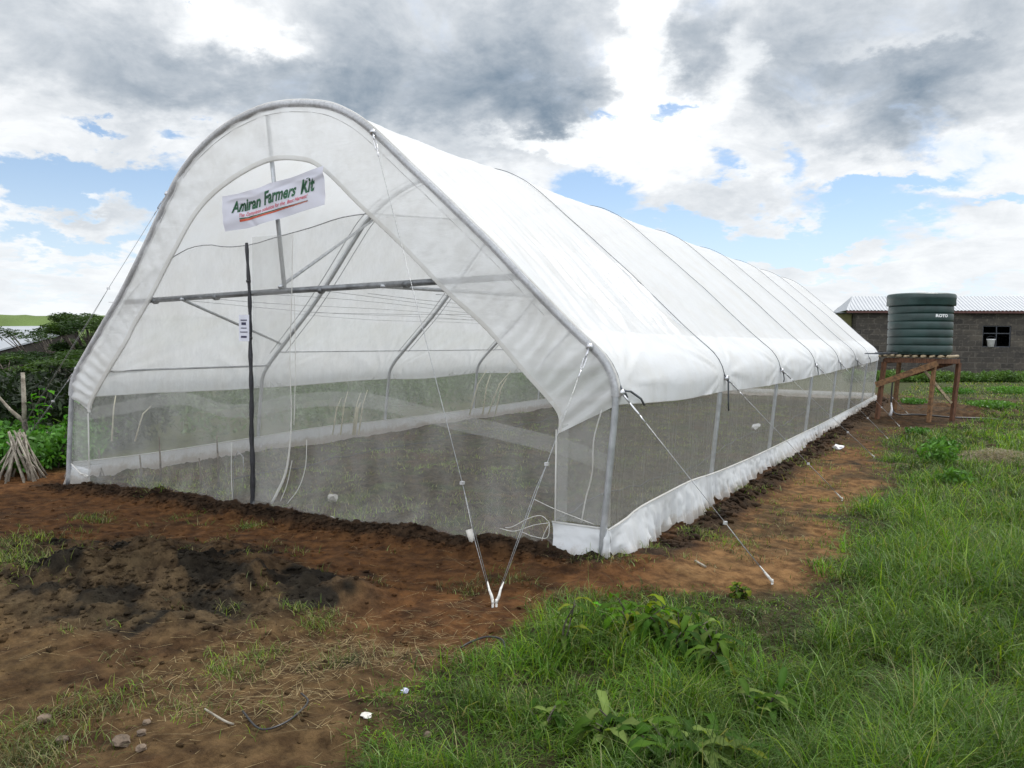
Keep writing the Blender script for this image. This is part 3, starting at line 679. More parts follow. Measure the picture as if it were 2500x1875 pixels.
ker = np.ones(31)/31; pad = np.r_[np.linspace(-.04, 0, 15), oo, np.linspace(1, 1.04, 15)]; oo = np.convolve(pad, ker, 'valid'); oo = np.clip((oo-oo[0])/(oo[-1]-oo[0]), 0, 1)
O3 = np.stack([np.interp(oo*(nI-1), np.arange(nI), O2[:, 0]), np.interp(oo*(nI-1), np.arange(nI), O2[:, 1])], -1)
def valance(yo, endy, nvv=26):
    T = np.linspace(0, 1, nvv)[:, None, None]; P = O3[None]*(1-T)+I2[None]*T
    s_ = np.arange(nI)[None]/nI; tt = T[..., 0]
    w = .010*np.sin(s_*190+2*np.sin(tt*3))*(1-tt)*vnoise(s_*40, tt*2, 4)+.014*fbm(s_*60, tt*3, 3, 5)
    k = sstep(s_, .16, .02)+sstep(s_, .88, .99)
    w = w+k*.020*np.sin(s_*420+tt*2.5+3*vnoise(s_*20, tt*2, 6))*np.sin(tt*math.pi*.9+.2)
    Yv = yo+endy*(.02*tt+w)-.035*endy*(1-tt)
    return np.stack([P[..., 0], Yv, P[..., 1]], -1)
VP_ = valance(-.005, 1.); mesh_obj('gable_valance', VP_.reshape(-1, 3), grid_faces(26, nI), M['valance'], GH)
m = MB(); m.tube([(q[0], .022, q[1]) for q in I2[::3]], .009, 6); part(m, 'valance_hem', M['hem'])
m = MB()
for q in range(nI-1):
    a, b_2 = I2[q], I2[q+1]; na = O3[q]-a; na = na/np.linalg.norm(na)*.045; nbb = O3[q+1]-b_2; nbb = nbb/np.linalg.norm(nbb)*.045
    m.add([(a[0], .004, a[1]), (b_2[0], .004, b_2[1]), (b_2[0]+nbb[0], .000, b_2[1]+nbb[1]), (a[0]+na[0], .0, a[1]+na[1])], [(0, 1, 2, 3)])
part(m, 'valance_seam', M['hem'])
VB = valance(LEN, -1.); mesh_obj('gable_valance', VB.reshape(-1, 3), grid_faces(26, nI), M['valance'], GH)
m = MB(); m.tube([(O3[q][0]*.84+I2[q][0]*.16, -.032, O3[q][1]*.84+I2[q][1]*.16) for q in range(40, 300, 3)], .0035, 5); part(m, 'valance_seam', M['hem2'])
# bright plastic wrapped round the edge of the front hoop
m = MB(); Q = SEC-NRM*.008; zq = Q[:, 1]; m.tube([(q[0], -.022, q[1]) for q in Q[::2] if q[1] > (1.32 if q[0] > 0 else 1.0)], .043, 10, cap=False); part(m, 'edge_wrap', M['wrap'])
m = MB(); Q = SEC+NRM*.032; m.tube([(q[0], -.03, q[1]) for q in Q[::2] if q[1] > 1.35], .009, 6); part(m, 'front_edge_roll', M['hem'])
# front netting
wire = [(-3.2, 1.75), (-2.6, 2.42), (-1.74, 2.87), (-1.24, 2.97), (-.86, 2.93), (-.45, 2.94), (-.08, 3.0), (.45, 3.08), (.87, 3.16), (1.25, 3.18), (1.43, 3.16), (2.46, 3.04)]
xs = np.linspace(-3.93, 4.0, 240); tops = []
for x in xs:
    j = np.argmin(np.abs(S4[:, 0]-x)+np.where(S4[:, 1] < .5, 9, 0)*0) if False else None
    zc = np.interp(x, [-4.0]+[p[0] for p in OUT[::-1][3:]]+[4.2], [.2]+[p[1] for p in OUT[::-1][3:]]+[.5]) if False else None
outer_top = lambda x: float(np.interp(abs(x) if x > 0 else x, *( (sorted([p[0] for p in OUT[4:21]]), [z for _, z in sorted([(p[0], p[1]) for p in OUT[4:21]])]) if x > 0 else ([p[0] for p in OUT[20:32]][::-1], [p[1] for p in OUT[20:32]][::-1]))))
zb = H(xs, 0*xs)-.03
zt = np.array([min(lerp_pts(wire, x), outer_top(x)-.05) for x in xs]); zt = np.where(xs > 3.5, np.minimum(zt, 1.7), zt); zt = np.where(xs < -3.5, np.minimum(zt, 1.3), zt)
TT = np.linspace(0, 1, 60)[:, None]; ZZ = zb[None]*(1-TT)+zt[None]*TT; XX = np.broadcast_to(xs[None], ZZ.shape)
YYn = .045+.012*fbm(XX*2, ZZ*1.2, 3, 15)
YYn = YYn-.10*np.exp(-((ZZ+.05)/.12)**2)
mesh_obj('front_net', np.stack([XX, YYn, ZZ], -1).reshape(-1, 3), grid_faces(60, 240), M['net_front'], GH)
YB = LEN-.05+0*XX; mesh_obj('back_net', np.stack([XX*1.01, YB, ZZ], -1).reshape(-1, 3), grid_faces(60, 240), M['net_side'], GH)
m = MB(); m.tube([(x, .045, z) for x, z in crom(wire, 40)], .006, 5); part(m, 'net_top_wire', M['wire'])
def strip(name, top, bot, mat, yoff, n=60, parent=GH):
    t = crom(top, n); b_2 = crom(bot, n)
    V = np.array([[(p[0], yoff, p[1]) for p in t], [(p[0], yoff, p[1]) for p in b_2]]); return mesh_obj(name, V.reshape(-1, 3), grid_faces(2, n), mat, parent)
band = [(-3.85, .78), (-3.43, .83), (-2.68, .95), (-1.9, 1.09), (-1.5, 1.10), (-.9, 1.0), (-.4, 1.03), (.05, 1.13), (.6, 1.20), (1.1, 1.22), (1.6, 1.18), (2.32, 1.06), (2.83, 1.00), (3.5, .90), (4.0, .78)]
strip('net_overlap_band', [(a, b+.085) for a, b in band], [(a, b-.075) for a, b in band], M['net_band'], .03)
# door flap with billowing edges beside the black post
def vcurve(pts, n=30): return crom(pts, n)
e1 = [(.22, 3.02), (.20, 2.3), (.17, 1.6), (.19, 1.1), (.17, .7), (.10, .35), (-.04, .1), (-.12, -.02)]
V = np.array([[(-.42, .026, p[1]) for p in vcurve(e1)], [(p[0], .018, p[1]) for p in vcurve(e1)]]); mesh_obj('door_flap', V.reshape(-1, 3), grid_faces(2, 30), M['net_band'], GH)
m = MB(); m.tube([(p[0], .012, p[1]) for p in vcurve(e1)], [.005+.012*max(0, 1-abs(p[1]-.1)/.9) for p in vcurve(e1)], 6); part(m, 'door_seam', M['hem'])
for pts in ([(.42, .75), (.40, .45), (.30, .2), (.12, 0)], [(.20, .5), (.12, .22), (.02, .02)], [(-.76, .62), (-.77, .3), (-.755, -.05)], [(.24, 2.35), (.255, 1.6), (.23, .9)]):
    m = MB(); m.tube([(p[0], .01, p[1]) for p in vcurve(pts, 14)], .0045, 5); part(m, 'net_fold', M['hem'])
# doubled net strips and white foot panels at both front corners
for sx, xi, xo, z1_ in ((1, 3.49, 4.03, 1.28), (-1, -3.47, -3.9, 1.05)):
    z0_ = .22 if sx > 0 else .10
    V = np.array([[(xi, .02, z0_), (xi, .02, z1_-.22)], [(xo, .02, z0_), (xo, .02, z1_)]]); mesh_obj('corner_net_strip', V.reshape(-1, 3), np.array([[0, 1, 3, 2]]), M['net_band'], GH, smooth=False)
    for o_ in ((0, .02),) if sx < 0 else ((0, .09),):
        V = np.array([[(xi+sx*o_[0], .01, z0_-.2), (xi+sx*o_[0], .01, z1_-.2)], [(xi+sx*o_[1]*1.3, .01, z0_-.2), (xi+sx*o_[1]*1.3, .01, z1_-.16)]]); mesh_obj('net_border', V.reshape(-1, 3), np.array([[0, 1, 3, 2]]), M['net_band'], GH, smooth=False)
    m = MB(); m.tube([(xi, .0, .06 if sx > 0 else -.1), (xi, 0, z1_-.22)], .008, 5); part(m, 'net_fold', M['hem'])
m = MB(); m.tube([(p[0], -.01, p[1]) for p in vcurve([(3.95, 1.3), (3.87, 1.0), (3.86, .7), (3.80, .45), (3.76, .23)], 14)], .006, 5); part(m, 'net_fold', M['hem'])
def crinkle(name, A, B, n, amp, mat, seed, rows=16, wave=9., ragged=0., parent=GH):
    """hanging foot sheet between polyline A (top) and B (bottom)"""
    A = crom(A, n); B = crom(B, n); t = np.linspace(0, 1, rows)[:, None, None]
    P = A[None]*(1-t)+B[None]*t; d = np.gradient(A, axis=0); d /= np.linalg.norm(d, axis=1)[:, None]; nn = np.stack([d[:, 1], -d[:, 0], 0*d[:, 0]], -1)
    L_ = np.r_[0, np.cumsum(np.linalg.norm(np.diff(A, axis=0), axis=1))][None]; tt = t[..., 0]
    w = (np.sin(L_*wave+3*vnoise(L_*1.7, tt*1.5, seed))+.6*np.sin(L_*wave*2.3+4*vnoise(L_*2.7, tt, seed+2)))*amp*tt**1.2+amp*.8*fbm(L_*6, tt*3, 3, seed)
    P = P+nn[None]*w[..., None]
    P[-1, :, 2] -= .0; P[..., 2] += (tt**3)*ragged*(fbm(L_*5, 0*tt, 4, seed+5))
    return mesh_obj(name, P.reshape(-1, 3), grid_faces(rows, n), mat, parent)
yr = [-.05, .35, .7, 1.5, 2.4, 3.3, 4.2, 6, 8.5, 12, 15, 20, LEN]
zt_ = [.205, .235, .275, .285, .285, .24, .21, .17, .14, .10, .08, .05, .03]
A = [(4.045+(.012 if y > .3 else 0), y, z) for y, z in zip(yr, zt_)]
B = [(4.12+.06*math.sin(y*3.1), y, h1(4.16, y)-.01) for y in yr]; B[0] = (4.05, -.05, -.07)
crinkle('foot_skirt', A, B, 1400, .022, M['skirt'], 3, rows=22, wave=19, ragged=.16)
m = MB(); m.tube([tuple(p) for p in crom(A, 120)], .011, 6); part(m, 'skirt_hem', M['hem'])
crinkle('foot_skirt', [(3.47, -.01, .20), (3.75, -.015, .205), (4.05, -.03, .205)], [(3.50, -.03, .0), (3.75, -.10, -.05), (4.07, -.05, -.08)], 90, .018, M['skirt'], 8, ragged=.02)
m = MB(); m.tube([(3.47, -.02, .205), (4.02, -.025, .205)], .010, 6); part(m, 'skirt_hem', M['hem'])
yl = [.0, 1.2, 3.35, 5.2, 6.94, 10.2, 13.5, 19, LEN]
A = [(-3.9-.10*min(1, y/SP), y, .13-.03*math.sin(y*.9)) for y in yl]; B = [(-4.02-.05*min(1, y/SP), y, -.36) for y in yl]
crinkle('foot_skirt', A, B, 400, .012, M['skirt'], 5, wave=7)
m = MB(); m.tube([tuple(p) for p in crom(A, 80)], .011, 6); part(m, 'skirt_hem', M['hem'])
crinkle('foot_skirt', [(-3.45, 0, .08), (-3.7, 0, .10), (-3.9, 0, .12)], [(-3.47, 0, -.15), (-3.75, -.02, -.17), (-4.05, 0, -.20)], 60, .01, M['skirt'], 9)
A = [(x, LEN, .1) for x in (-4, 0, 4)]; B = [(x, LEN+.03, -.3) for x in (-4, 0, 4)]; crinkle('foot_skirt', A, B, 80, .01, M['skirt'], 12)
# side nets
def sidenet(x_of, z0f, z1f, mat):
    ys = np.linspace(0, LEN, 260)[None]; T = np.linspace(0, 1, 24)[:, None]
    Z_ = z0f(ys)*(1-T)+z1f(ys)*T; X_ = x_of(Z_, ys)+.012*fbm(ys*3, Z_*2, 3, 19)+0*T
    return mesh_obj('side_net', np.stack([X_, ys+0*T, Z_], -1).reshape(-1, 3), grid_faces(24, 260), mat, GH)
sidenet(lambda z, y: 3.985+.055*np.clip(z/1.3, 0, 1.2), lambda y: np.interp(y, yr, zt_)-.06, lambda y: 1.34+0*y, M['net_right'])
sidenet(lambda z, y: (-3.90+.05*np.clip(z, 0, 1))*(1+.06*np.clip(y/SP, 0, 1)), lambda y: .05+0*y, lambda y: 1.12+0*y, M['net_side'])

# ================================================================ guy wires
def guy(top, anchor, label, grp, turn=.28, clampt=.75, thick=.0032):
    T, A_ = Vector(top), Vector(anchor)
    e = empty('guy_wire', tuple(A_), label, 'guy wire', grp)
    d = (A_-T); L_ = d.length; d.normalize()
    sd_ = d.cross(Vector((0, 0, 1))).normalized()
    m = MB(); m.tube([T, T+d*L_*.5, A_-d*.12], thick, 5)
    m.tube([T+d*L_*clampt, T+d*(L_*(clampt+.1))+sd_*.018, A_-d*.1+sd_*.012], thick*.8, 5); mb_ = m.build('wire', M['wire'], e, True)
    m = MB(); a, b_2 = T+d*.10, T+d*.10+d*turn*.5
    m.tube([T, a], .010, 6); m.tube([a, a+sd_*.014+d*.02, b_2+sd_*.014-d*.02, b_2], .005, 5); m.tube([a, a-sd_*.014+d*.02, b_2-sd_*.014-d*.02, b_2], .005, 5); m.tube([b_2, b_2+d*.09], .006, 5)
    m.tube([T-d*.03, T+d*.01], .03, 8); m.build('turnbuckle', M['bright'], e, True)
    m = MB(); c = T+d*L_*clampt; m.box(c, (.03, .03, .025)); m.build('wire_clamp', M['bright'], e)
    m = MB(); m.tube([A_-d*.16, A_-d*.10+sd_*.004, A_-d*.05-sd_*.003, A_+d*.01], [.004, .009, .011, .012], 7); m.tube([A_+Vector((0, 0, .02)), A_+Vector((0, 0, -.12))], .010, 6); m.build('ground_anchor', M['rope'], e, True)
    return e
G1 = 'steel guy wires of the greenhouse'
aq = onz(1203, 1484, -.12); an = (aq[0], aq[1], h1(aq[0], aq[1])+.04)
guy((1.40, -.07, 3.97), an, 'long thin guy wire dropping from high on the front hoop to the forked anchor', G1, clampt=.80)
guy((3.84, -.08, 1.82), (an[0]+.02, an[1]+.02, an[2]), 'short guy wire from the right shoulder of the front hoop to the forked anchor', G1, clampt=.50)
labs = ['guy wire slanting right from the knee of the front hoop across the footpath', 'guy wire from the second strap, pegged in the orange path', 'guy wire from the third strap, pegged beyond the white plastic scrap',
        'guy wire from the fourth strap, ending at the grass edge', 'faint guy wire from the fifth strap beside the tank stand', 'faint guy wire from the sixth strap behind the tank stand leg']
ay = [.16, 5.24-.6, 9.0, 12.3, 15.6, 19.2]
for i in range(6):
    x_, y_ = 5.42, ay[i]+.0
    guy((4.13, i*SP, 1.42), (x_, y_, h1(x_, y_)+.02), labs[i], G1, clampt=.70)
guy((-1.80, -.03, 3.60), (-5.7, 0, h1(-5.7, 0)), 'upper guy wire from the left curve of the front hoop against the sky', G1, clampt=.3)
guy((-3.66, -.03, 1.42), (-5.6, .05, h1(-5.6, 0)), 'lower guy wire from the left knee of the front hoop against the dark tree', G1, clampt=.3)

# ================================================================ post, tag, banner
bp = empty('door_post', (-.38, -.03, -.05), 'tall thin black rough pole standing at the net doorway', 'post')
pts = [(-.38, -.03, -.2), (-.375, -.03, .4), (-.39, -.03, .75), (-.385, -.03, 1.2), (-.40, -.03, 1.75), (-.405, -.03, 2.3), (-.43, -.03, 2.65), (-.45, -.03, 2.95)]
m = MB(); m.tube(crom(pts, 40), [.030-.012*i/39+.004*math.sin(i*1.7) for i in range(40)], 8); m.build('pole', M['blackpole'], bp, True)
for z in (.75, 1.85, 2.5):
    m = MB(); m.tube([(-.39-.012*(z > 1)-.02*(z > 2), -.03, z), (-.392-.012*(z > 1)-.02*(z > 2), -.03, z+.03)], .027, 8); m.build('binding', M['hose'], bp, True)
m = MB(); m.box((-.45, -.075, 1.98), (.16, .006, .30)); pt = m.build('paper_tag', M['paper']); tag(pt, 'small printed paper notice pinned to the black post', 'notice')
m = MB()
for i, (w_, z_, h_) in enumerate([(.10, 2.07, .012), (.07, 2.03, .03), (.09, 1.98, .010), (.12, 1.935, .010), (.09, 1.88, .022)]): m.box((-.45, -.080, z_), (w_, .003, h_))
m.build('print', M['ink'], pt)
# banner
def bpt(s, t, out=0.):
    s = np.asarray(s, float); t = np.asarray(t, float)
    tpx = np.interp(s, [0, .16, .33, .46, .66, .92, 1.0], [541, 583, 624, 656, 710, 772, 789]); tpy = np.interp(s, [0, .16, .33, .46, .66, .92, 1.0], [479.5, 472, 461.5, 447, 434, 411, 404])
    bpx = np.interp(s, [0, .25, .5, 1.0], [548, 607, 669, 794]); bpy = np.interp(s, [0, .25, .5, 1.0], [565, 556.5, 537.5, 500])
    px = bpx*(1-t)+tpx*t; py = bpy*(1-t)+tpy*t
    P = np.array([ony(a, b, -.08) for a, b in zip(np.ravel(px), np.ravel(py))])
    s_, t_ = np.ravel(s), np.ravel(t)
    w = .010*np.sin((t_*5+s_*7)*1.4+3*vnoise(s_*5, t_*3, 3))+.013*np.exp(-((s_*1.0-(.10+.22*(1-t_)))/.02)**2)*(t_ < .7)-.012*np.exp(-((t_-.82-.05*np.sin(s_*12))/.05)**2)*np.sin(s_*9)
    P[:, 1] += w-out; return P
ss, tt = np.meshgrid(np.linspace(0, 1, 90), np.linspace(0, 1, 40), indexing='ij')
bn = mesh_obj('banner', bpt(ss, tt), grid_faces(90, 40), M['banner']); tag(bn, 'white cloth banner with green lettering tied slanting across the gable post', 'banner')
def text_pts(body, shear, off, fat=0.):
    cu = bpy.data.curves.new('lettering', 'FONT'); cu.body = body; cu.size = 1; cu.shear = shear; cu.offset = fat; cu.resolution_u = 3
    o = bpy.data.objects.new('lettering', cu); S.collection.objects.link(o); dg = bpy.context.evaluated_depsgraph_get()
    me = o.evaluated_get(dg).to_mesh(); V = np.array([v.co[:] for v in me.vertices]); Fc = [tuple(p.vertices) for p in me.polygons]
    o.to_mesh_clear(); bpy.data.objects.remove(o); bpy.data.curves.remove(cu); return V, Fc
def put_text(body, s0, s1, t0, h, mat, fat=0., shear=.25, name='lettering', wob=0.):
    V, Fc = text_pts(body, shear, 0, fat)
    x = (V[:, 0]-V[:, 0].min())/(V[:, 0].max()-V[:, 0].min()); z = V[:, 1]/.72
    z = z*h+t0+wob*np.sin(x*9)
    return mesh_obj(name, bpt(s0+x*(s1-s0), z, .004), Fc, mat, bn, smooth=False)
put_text('Amiran', .085, .375, .49, .31, M['green_ink'], .035)
put_text('Farmers', .405, .715, .49, .33, M['green_ink'], .035)
put_text('Kit', .765, .90, .47, .36, M['green_ink'], .035)
put_text('The Complete solution for the  Best Harvest!', .165, .835, .325, .10, M['red_ink'], .01)
def swoosh(t_top, t_bot, mat):
    s_ = np.linspace(.165, .84, 40); k = (s_-.165)/.675; a = t_top(k); b_2 = t_bot(k)
    V = np.vstack([bpt(s_, a, .004), bpt(s_, b_2, .004)]); Fc = grid_faces(2, 40); mesh_obj('stripe', V, Fc, mat, bn, smooth=False)
swoosh(lambda k: .30-.05*k, lambda k: .265-.025*k, M['green_ink'])
swoosh(lambda k: .258-.022*k, lambda k: .195+.025*k, M['orange_ink'])

# ================================================================ tank on its stand
tc_ = onz(2254, 1029, -.2); TC = np.array([5.62, 18.35]); tz = 1.60
gz = -.16
st_ = empty('tank_stand', (TC[0], TC[1], gz), 'reddish timber tower of round and sawn legs carrying the tank', 'stand')
legs = [((4.78, 17.16), (4.90, 17.30)), ((6.02, 17.25), (6.10, 17.40)), ((6.55, 18.1), (6.66, 18.2)), ((5.05, 19.3), (5.15, 19.2))]
for (a, b_2), mt in zip(legs, ('redwood', 'timber', 'redwood', 'timber')):
    m = MB(); m.beam((a[0], a[1], h1(*a)-.05), (b_2[0], b_2[1], tz-.20), .105 if mt == 'redwood' else .09, .09); m.build('leg', M[mt], st_)
P4 = [Vector((b_2[0], b_2[1], tz-.15)) for _, b_2 in legs]
for i, (a, b_2) in enumerate(((0, 1), (1, 2), (2, 3), (3, 0))):
    m = MB(); m.beam(P4[a]+Vector((0, 0, -.01*i)), P4[b_2]+Vector((0, 0, -.01*i)), .07, .12); m.build('beam', M['redwood'], st_)
m = MB(); m.beam((4.72, 17.1, .78), (6.18, 17.28, 1.40), .04, .15); m.build('brace', M['timber'], st_)
m = MB(); m.beam((5.75, 17.5, 1.33), (6.52, 18.0, .32), .05, .07); m.build('brace', M['pole_end'], st_)
m = MB(); m.beam((5.1, 19.1, .9), (6.5, 18.3, 1.4), .04, .12); m.build('brace', M['redwood'], st_)
for i in range(9):
    m = MB(); x0 = 4.80+i*.20; m.tube([(x0, 16.98+.3*(i/9)+.06*(i % 3), tz-.04), (x0+.22, 19.6, tz-.04)], .030+.012*((i*7) % 3)/2, 8); m.build('deck_pole', M['pole_end'], st_, True)
m = MB(); m.box((4.70, 17.2, tz+.02), (.55, .35, .03), .2); m.box((4.95, 17.15, tz+.045), (.5, .3, .02), -.2); m.build('loose_sheet', M['strap'], st_)
m = MB(); m.tube([(5.1, 17.4, .3), (5.12, 17.4, .1), (5.08, 17.4, -.05)], [.015, .03, .05], 6); tag(m.build('plastic_scrap', M['whiteplastic'], None, True), 'limp white plastic strip hanging beside the left tank stand leg', 'litter')
tk = empty('water_tank', (TC[0]+.06, TC[1]+.1, tz), 'dark green ribbed plastic water tank on the timber stand', 'water tank')
Rt = .815; prof = [(0, 0), (Rt-.06, 0), (Rt-.02, .03)]
for k in range(6):
    z0 = .05+k*.215; prof += [(Rt-.035, z0), (Rt-.004, z0+.012), (Rt+.002, z0+.03), (Rt, z0+.16), (Rt-.006, z0+.197), (Rt-.03, z0+.208)]
prof += [(Rt-.02, 1.34), (Rt-.04, 1.42)]
tcx, tcy = tk.location.x, tk.location.y
m = MB(); m.lathe(prof, (tcx, tcy, tz), 96); m.build('body', M['tank'], tk, True)
m = MB(); lp = [(Rt-.02, 1.33), (Rt+.045, 1.34), (Rt+.055, 1.36), (Rt+.045, 1.50), (Rt+.055, 1.52), (Rt+.05, 1.62), (Rt+.02, 1.655), (Rt-.10, 1.675), (0, 1.68)]
m.lathe(lp, (tcx, tcy, tz), 96); lid = m.build('lid', M['tank'], tk, True)
cdir = np.arctan2(CAM[1]-tcy, CAM[0]-tcx)
for da, w_, h_, z_ in ((-.22, .44, .20, 1.42), (-1.0, .3, .14, 1.55), (.55, .5, .12, 1.58)):
    m = MB(); a = cdir+da; R_ = Rt+.05
    seg = [(tcx+(R_+q)*math.cos(a+t), tcy+(R_+q)*math.sin(a+t)) for q in (0, .035) for t in np.linspace(-w_/2, w_/2, 9)]
    V = [(x, y, tz+z_-h_/2+zz) for zz in (0, h_) for (x, y) in seg]
    Fc = [(9+i, 9+i+1, 27+i+1, 27+i) for i in range(8)]+[(18+i, 18+i+1, 27+i+1, 27+i) for i in range(8)]+[(i, i+1, 9+i+1, 9+i) for i in range(8)]+[(0, 9, 27, 18), (8, 17, 35, 26)]
    m.add(V, Fc); m.build('lid_lug', M['tank'], lid)
V, Fc = text_pts('ROTO', 0, 0, .05); V[:, 0] -= V[:, 0].mean(); sc = .30/(V[:, 0].max()-V[:, 0].min())
ta = cdir+.66
mesh_obj('maker_lettering', [(tcx+(Rt+.006)*math.cos(ta+v[0]*sc/Rt*1.25), tcy+(Rt+.006)*math.sin(ta+v[0]*sc/Rt*1.25), tz+1.02+v[1]*sc*1.0) for v in V], Fc, M['white_paint'], tk, smooth=False)
# black pipe on the ground behind the stand
m = MB(); hp = [(4.98, 19.45, .9), (4.96, 19.4, .3), (5.0, 19.3, -.02)]+[(5.2+i*.35, 18.6-.02*i+.06*math.sin(i*1.3), h1(5.2+i*.35, 18.6)+.06) for i in range(8)]
m.tube(crom(hp, 60), .022, 6); tag(m.build('water_pipe', M['hose'], None, True), 'black water pipe running along the ground behind the stand legs', 'pipe')

# ================================================================ stone house
hz0 = -.35; A0 = onz(2100, 919, hz0); B0 = onz(2490, 927, hz0); dv = (B0-A0)/np.linalg.norm(B0-A0); nv_ = np.array([dv[1], -dv[0], 0]); nv_ = nv_ if nv_@(CAM-A0) > 0 else -nv_
def onwall(px, py):
    d = ray(px, py); t = ((A0-CAM)@nv_)/(d@nv_); P = CAM+d*t; return float((P-A0)@dv), float(P[2])
eL, ezL = onwall(2063, 761); _, ezR = onwall(2489, 756); ez = (ezL+ezR)/2
rise = onwall(2150, 717)[1]-ez
u0 = onwall(2090, 800)[0]; u1 = u0+22.; dep_ = 6.4
HS = empty('stone_house', tuple(A0), 'long low grey stone block house with a shiny iron roof', 'house')
def wp(u, n_, z): return A0+dv*u-nv_*n_+np.array([0, 0, z-A0[2]])
def wallbox(u_a, u_b, z_a, z_b, th=.2, n0=0.):
    return [wp(u_a, n0, z_a), wp(u_b, n0, z_a), wp(u_b, n0, z_b), wp(u_a, n0, z_b)]
win = [onwall(2400, 795), onwall(2467, 848)]; wu0, wz1 = win[0]; wu1, wz0 = win[1]
wt = ez-.02
quads = [(u0, wu0, hz0-.3, wt), (wu1, u1, hz0-.3, wt), (wu0, wu1, hz0-.3, wz0), (wu0, wu1, wz1, wt)]
V = []; Fc = []; UV = []
for q in quads:
    P = wallbox(q[0], q[1], q[2], q[3]); o = len(V); V += P; Fc.append((o, o+1, o+2, o+3)); UV += [(q[0], q[2]), (q[1], q[2]), (q[1], q[3]), (q[0], q[3])]
# returns of the window opening, side and back walls
def wq(P, uv):
    o = len(V); V.extend(P); Fc.append((o, o+1, o+2, o+3)); UV.extend(uv)
wq([wp(wu0, 0, wz0), wp(wu0, .2, wz0), wp(wu0, .2, wz1), wp(wu0, 0, wz1)], [(0, 0), (.2, 0), (.2, 1), (0, 1)])
wq([wp(wu1, 0, wz0), wp(wu1, .2, wz0), wp(wu1, .2, wz1), wp(wu1, 0, wz1)], [(0, 0), (.2, 0), (.2, 1), (0, 1)])
wq([wp(wu0, 0, wz0), wp(wu1, 0, wz0), wp(wu1, .2, wz0), wp(wu0, .2, wz0)], [(0, 0), (1, 0), (1, .2), (0, .2)])
wq([wp(wu0, 0, wz1), wp(wu1, 0, wz1), wp(wu1, .2, wz1), wp(wu0, .2, wz1)], [(0, 0), (1, 0), (1, .2), (0, .2)])
for u in (u0, u1): wq([wp(u, 0, hz0-.3), wp(u, dep_, hz0-.3), wp(u, dep_, wt), wp(u, 0, wt)], [(0, hz0), (dep_, hz0), (dep_, wt), (0, wt)])
wq([wp(u0, dep_, hz0-.3), wp(u1, dep_, hz0-.3), wp(u1, dep_, wt), wp(u0, dep_, wt)], [(u0, hz0), (u1, hz0), (u1, wt), (u0, wt)])
for u in (u1,):
    o = len(V); V += [wp(u, 0, wt), wp(u, dep_, wt), wp(u, dep_/2, wt+rise-.1)]; Fc.append((o, o+1, o+2)); UV += [(0, wt), (dep_, wt), (dep_/2, wt+rise)]
wo_ = mesh_obj('wall', V, Fc, M['wall'], HS, smooth=False); uvl = wo_.data.uv_layers.new(name='UVMap')
for lp_ in wo_.data.loops: uvl.data[lp_.index].uv = UV[lp_.vertex_index]
# corrugated roof
ur0, ur1 = eL, u1+.4; nc = int((ur1-ur0)/.019); U_ = np.linspace(ur0, ur1, nc)
def roofp(u, k, side):
    n_ = -.45+k*(dep_/2+.45) if side == 0 else dep_+.45-k*(dep_/2+.45)
    z = ez-.0+rise*k+.022*np.sin(u*2*math.pi/.22); return wp(u, n_, z)
for side in (0, 1):
    hip = .9 if True else 0
    V = np.array([[roofp(u, k, side) if u > ur0+hip*k*1.0 else roofp(ur0+hip*k, k, side) for u in U_] for k in (0, .34, .67, 1)])
    mesh_obj('roof', V.reshape(-1, 3), grid_faces(4, nc), M['tin'], HS, smooth=True)
m = MB(); m.add([wp(ur0, -.45, ez), wp(ur0, dep_+.45, ez), wp(ur0+hip, dep_/2, ez+rise)], [(0, 1, 2)]); m.build('roof', M['tin'], HS)
m = MB(); a = wp(eL+.05, -.40, ez-.10); b_2 = wp(ur1, -.40, ez-.10); m.beam(a, b_2, .03, .14); m.build('eave_board', M['fasica'], HS)
m = MB()
fr = .06
for (a, b_2) in (((wu0, wz0+.03), (wu1, wz0+.03)), ((wu0, wz1-.03), (wu1, wz1-.03)), ((wu0+.03, wz0+.06), (wu0+.03, wz1-.06)), ((wu1-.03, wz0+.06), (wu1-.03, wz1-.06)), (((wu0+wu1)/2, wz0+.06), ((wu0+wu1)/2, wz1-.06)), ((wu0+.06, (wz0+wz1)/2+.2), (wu1-.06, (wz0+wz1)/2+.2))):
    m.beam(wp(a[0], .1, a[1]), wp(b_2[0], .1, b_2[1]), fr, fr)
wf = m.build('window', M['steelwin'], HS)
m = MB(); m.add([wp(wu0, .13, wz0), wp(wu1, .13, wz0), wp(wu1, .13, wz1), wp(wu0, .13, wz1)], [(0, 1, 2, 3)]); m.build('pane', M['glass'], wf)
bu, bz = onwall(2419, 845); bq = wp(bu, .02, bz); bz2 = wz0+.0
e = empty('bucket', (bq[0], bq[1], bz2), 'white plastic bucket standing on the window ledge of the stone house', 'bucket')
m = MB(); m.lathe([(0, 0), (.18, 0), (.25, .48), (.27, .49), (.27, .53), (.25, .53), (.17, .04), (0, .04)], (bq[0], bq[1], bz2), 20); m.build('body', M['whiteplastic'], e, True)
m = MB(); m.tube([(bq[0]+.26*math.cos(t)*dv[0], bq[1]+.26*math.cos(t)*dv[1], bz2+.5+.22*math.sin(t)) for t in np.linspace(0, math.pi, 12)], .012, 5); m.build('handle', M['steelwin'], e, True)
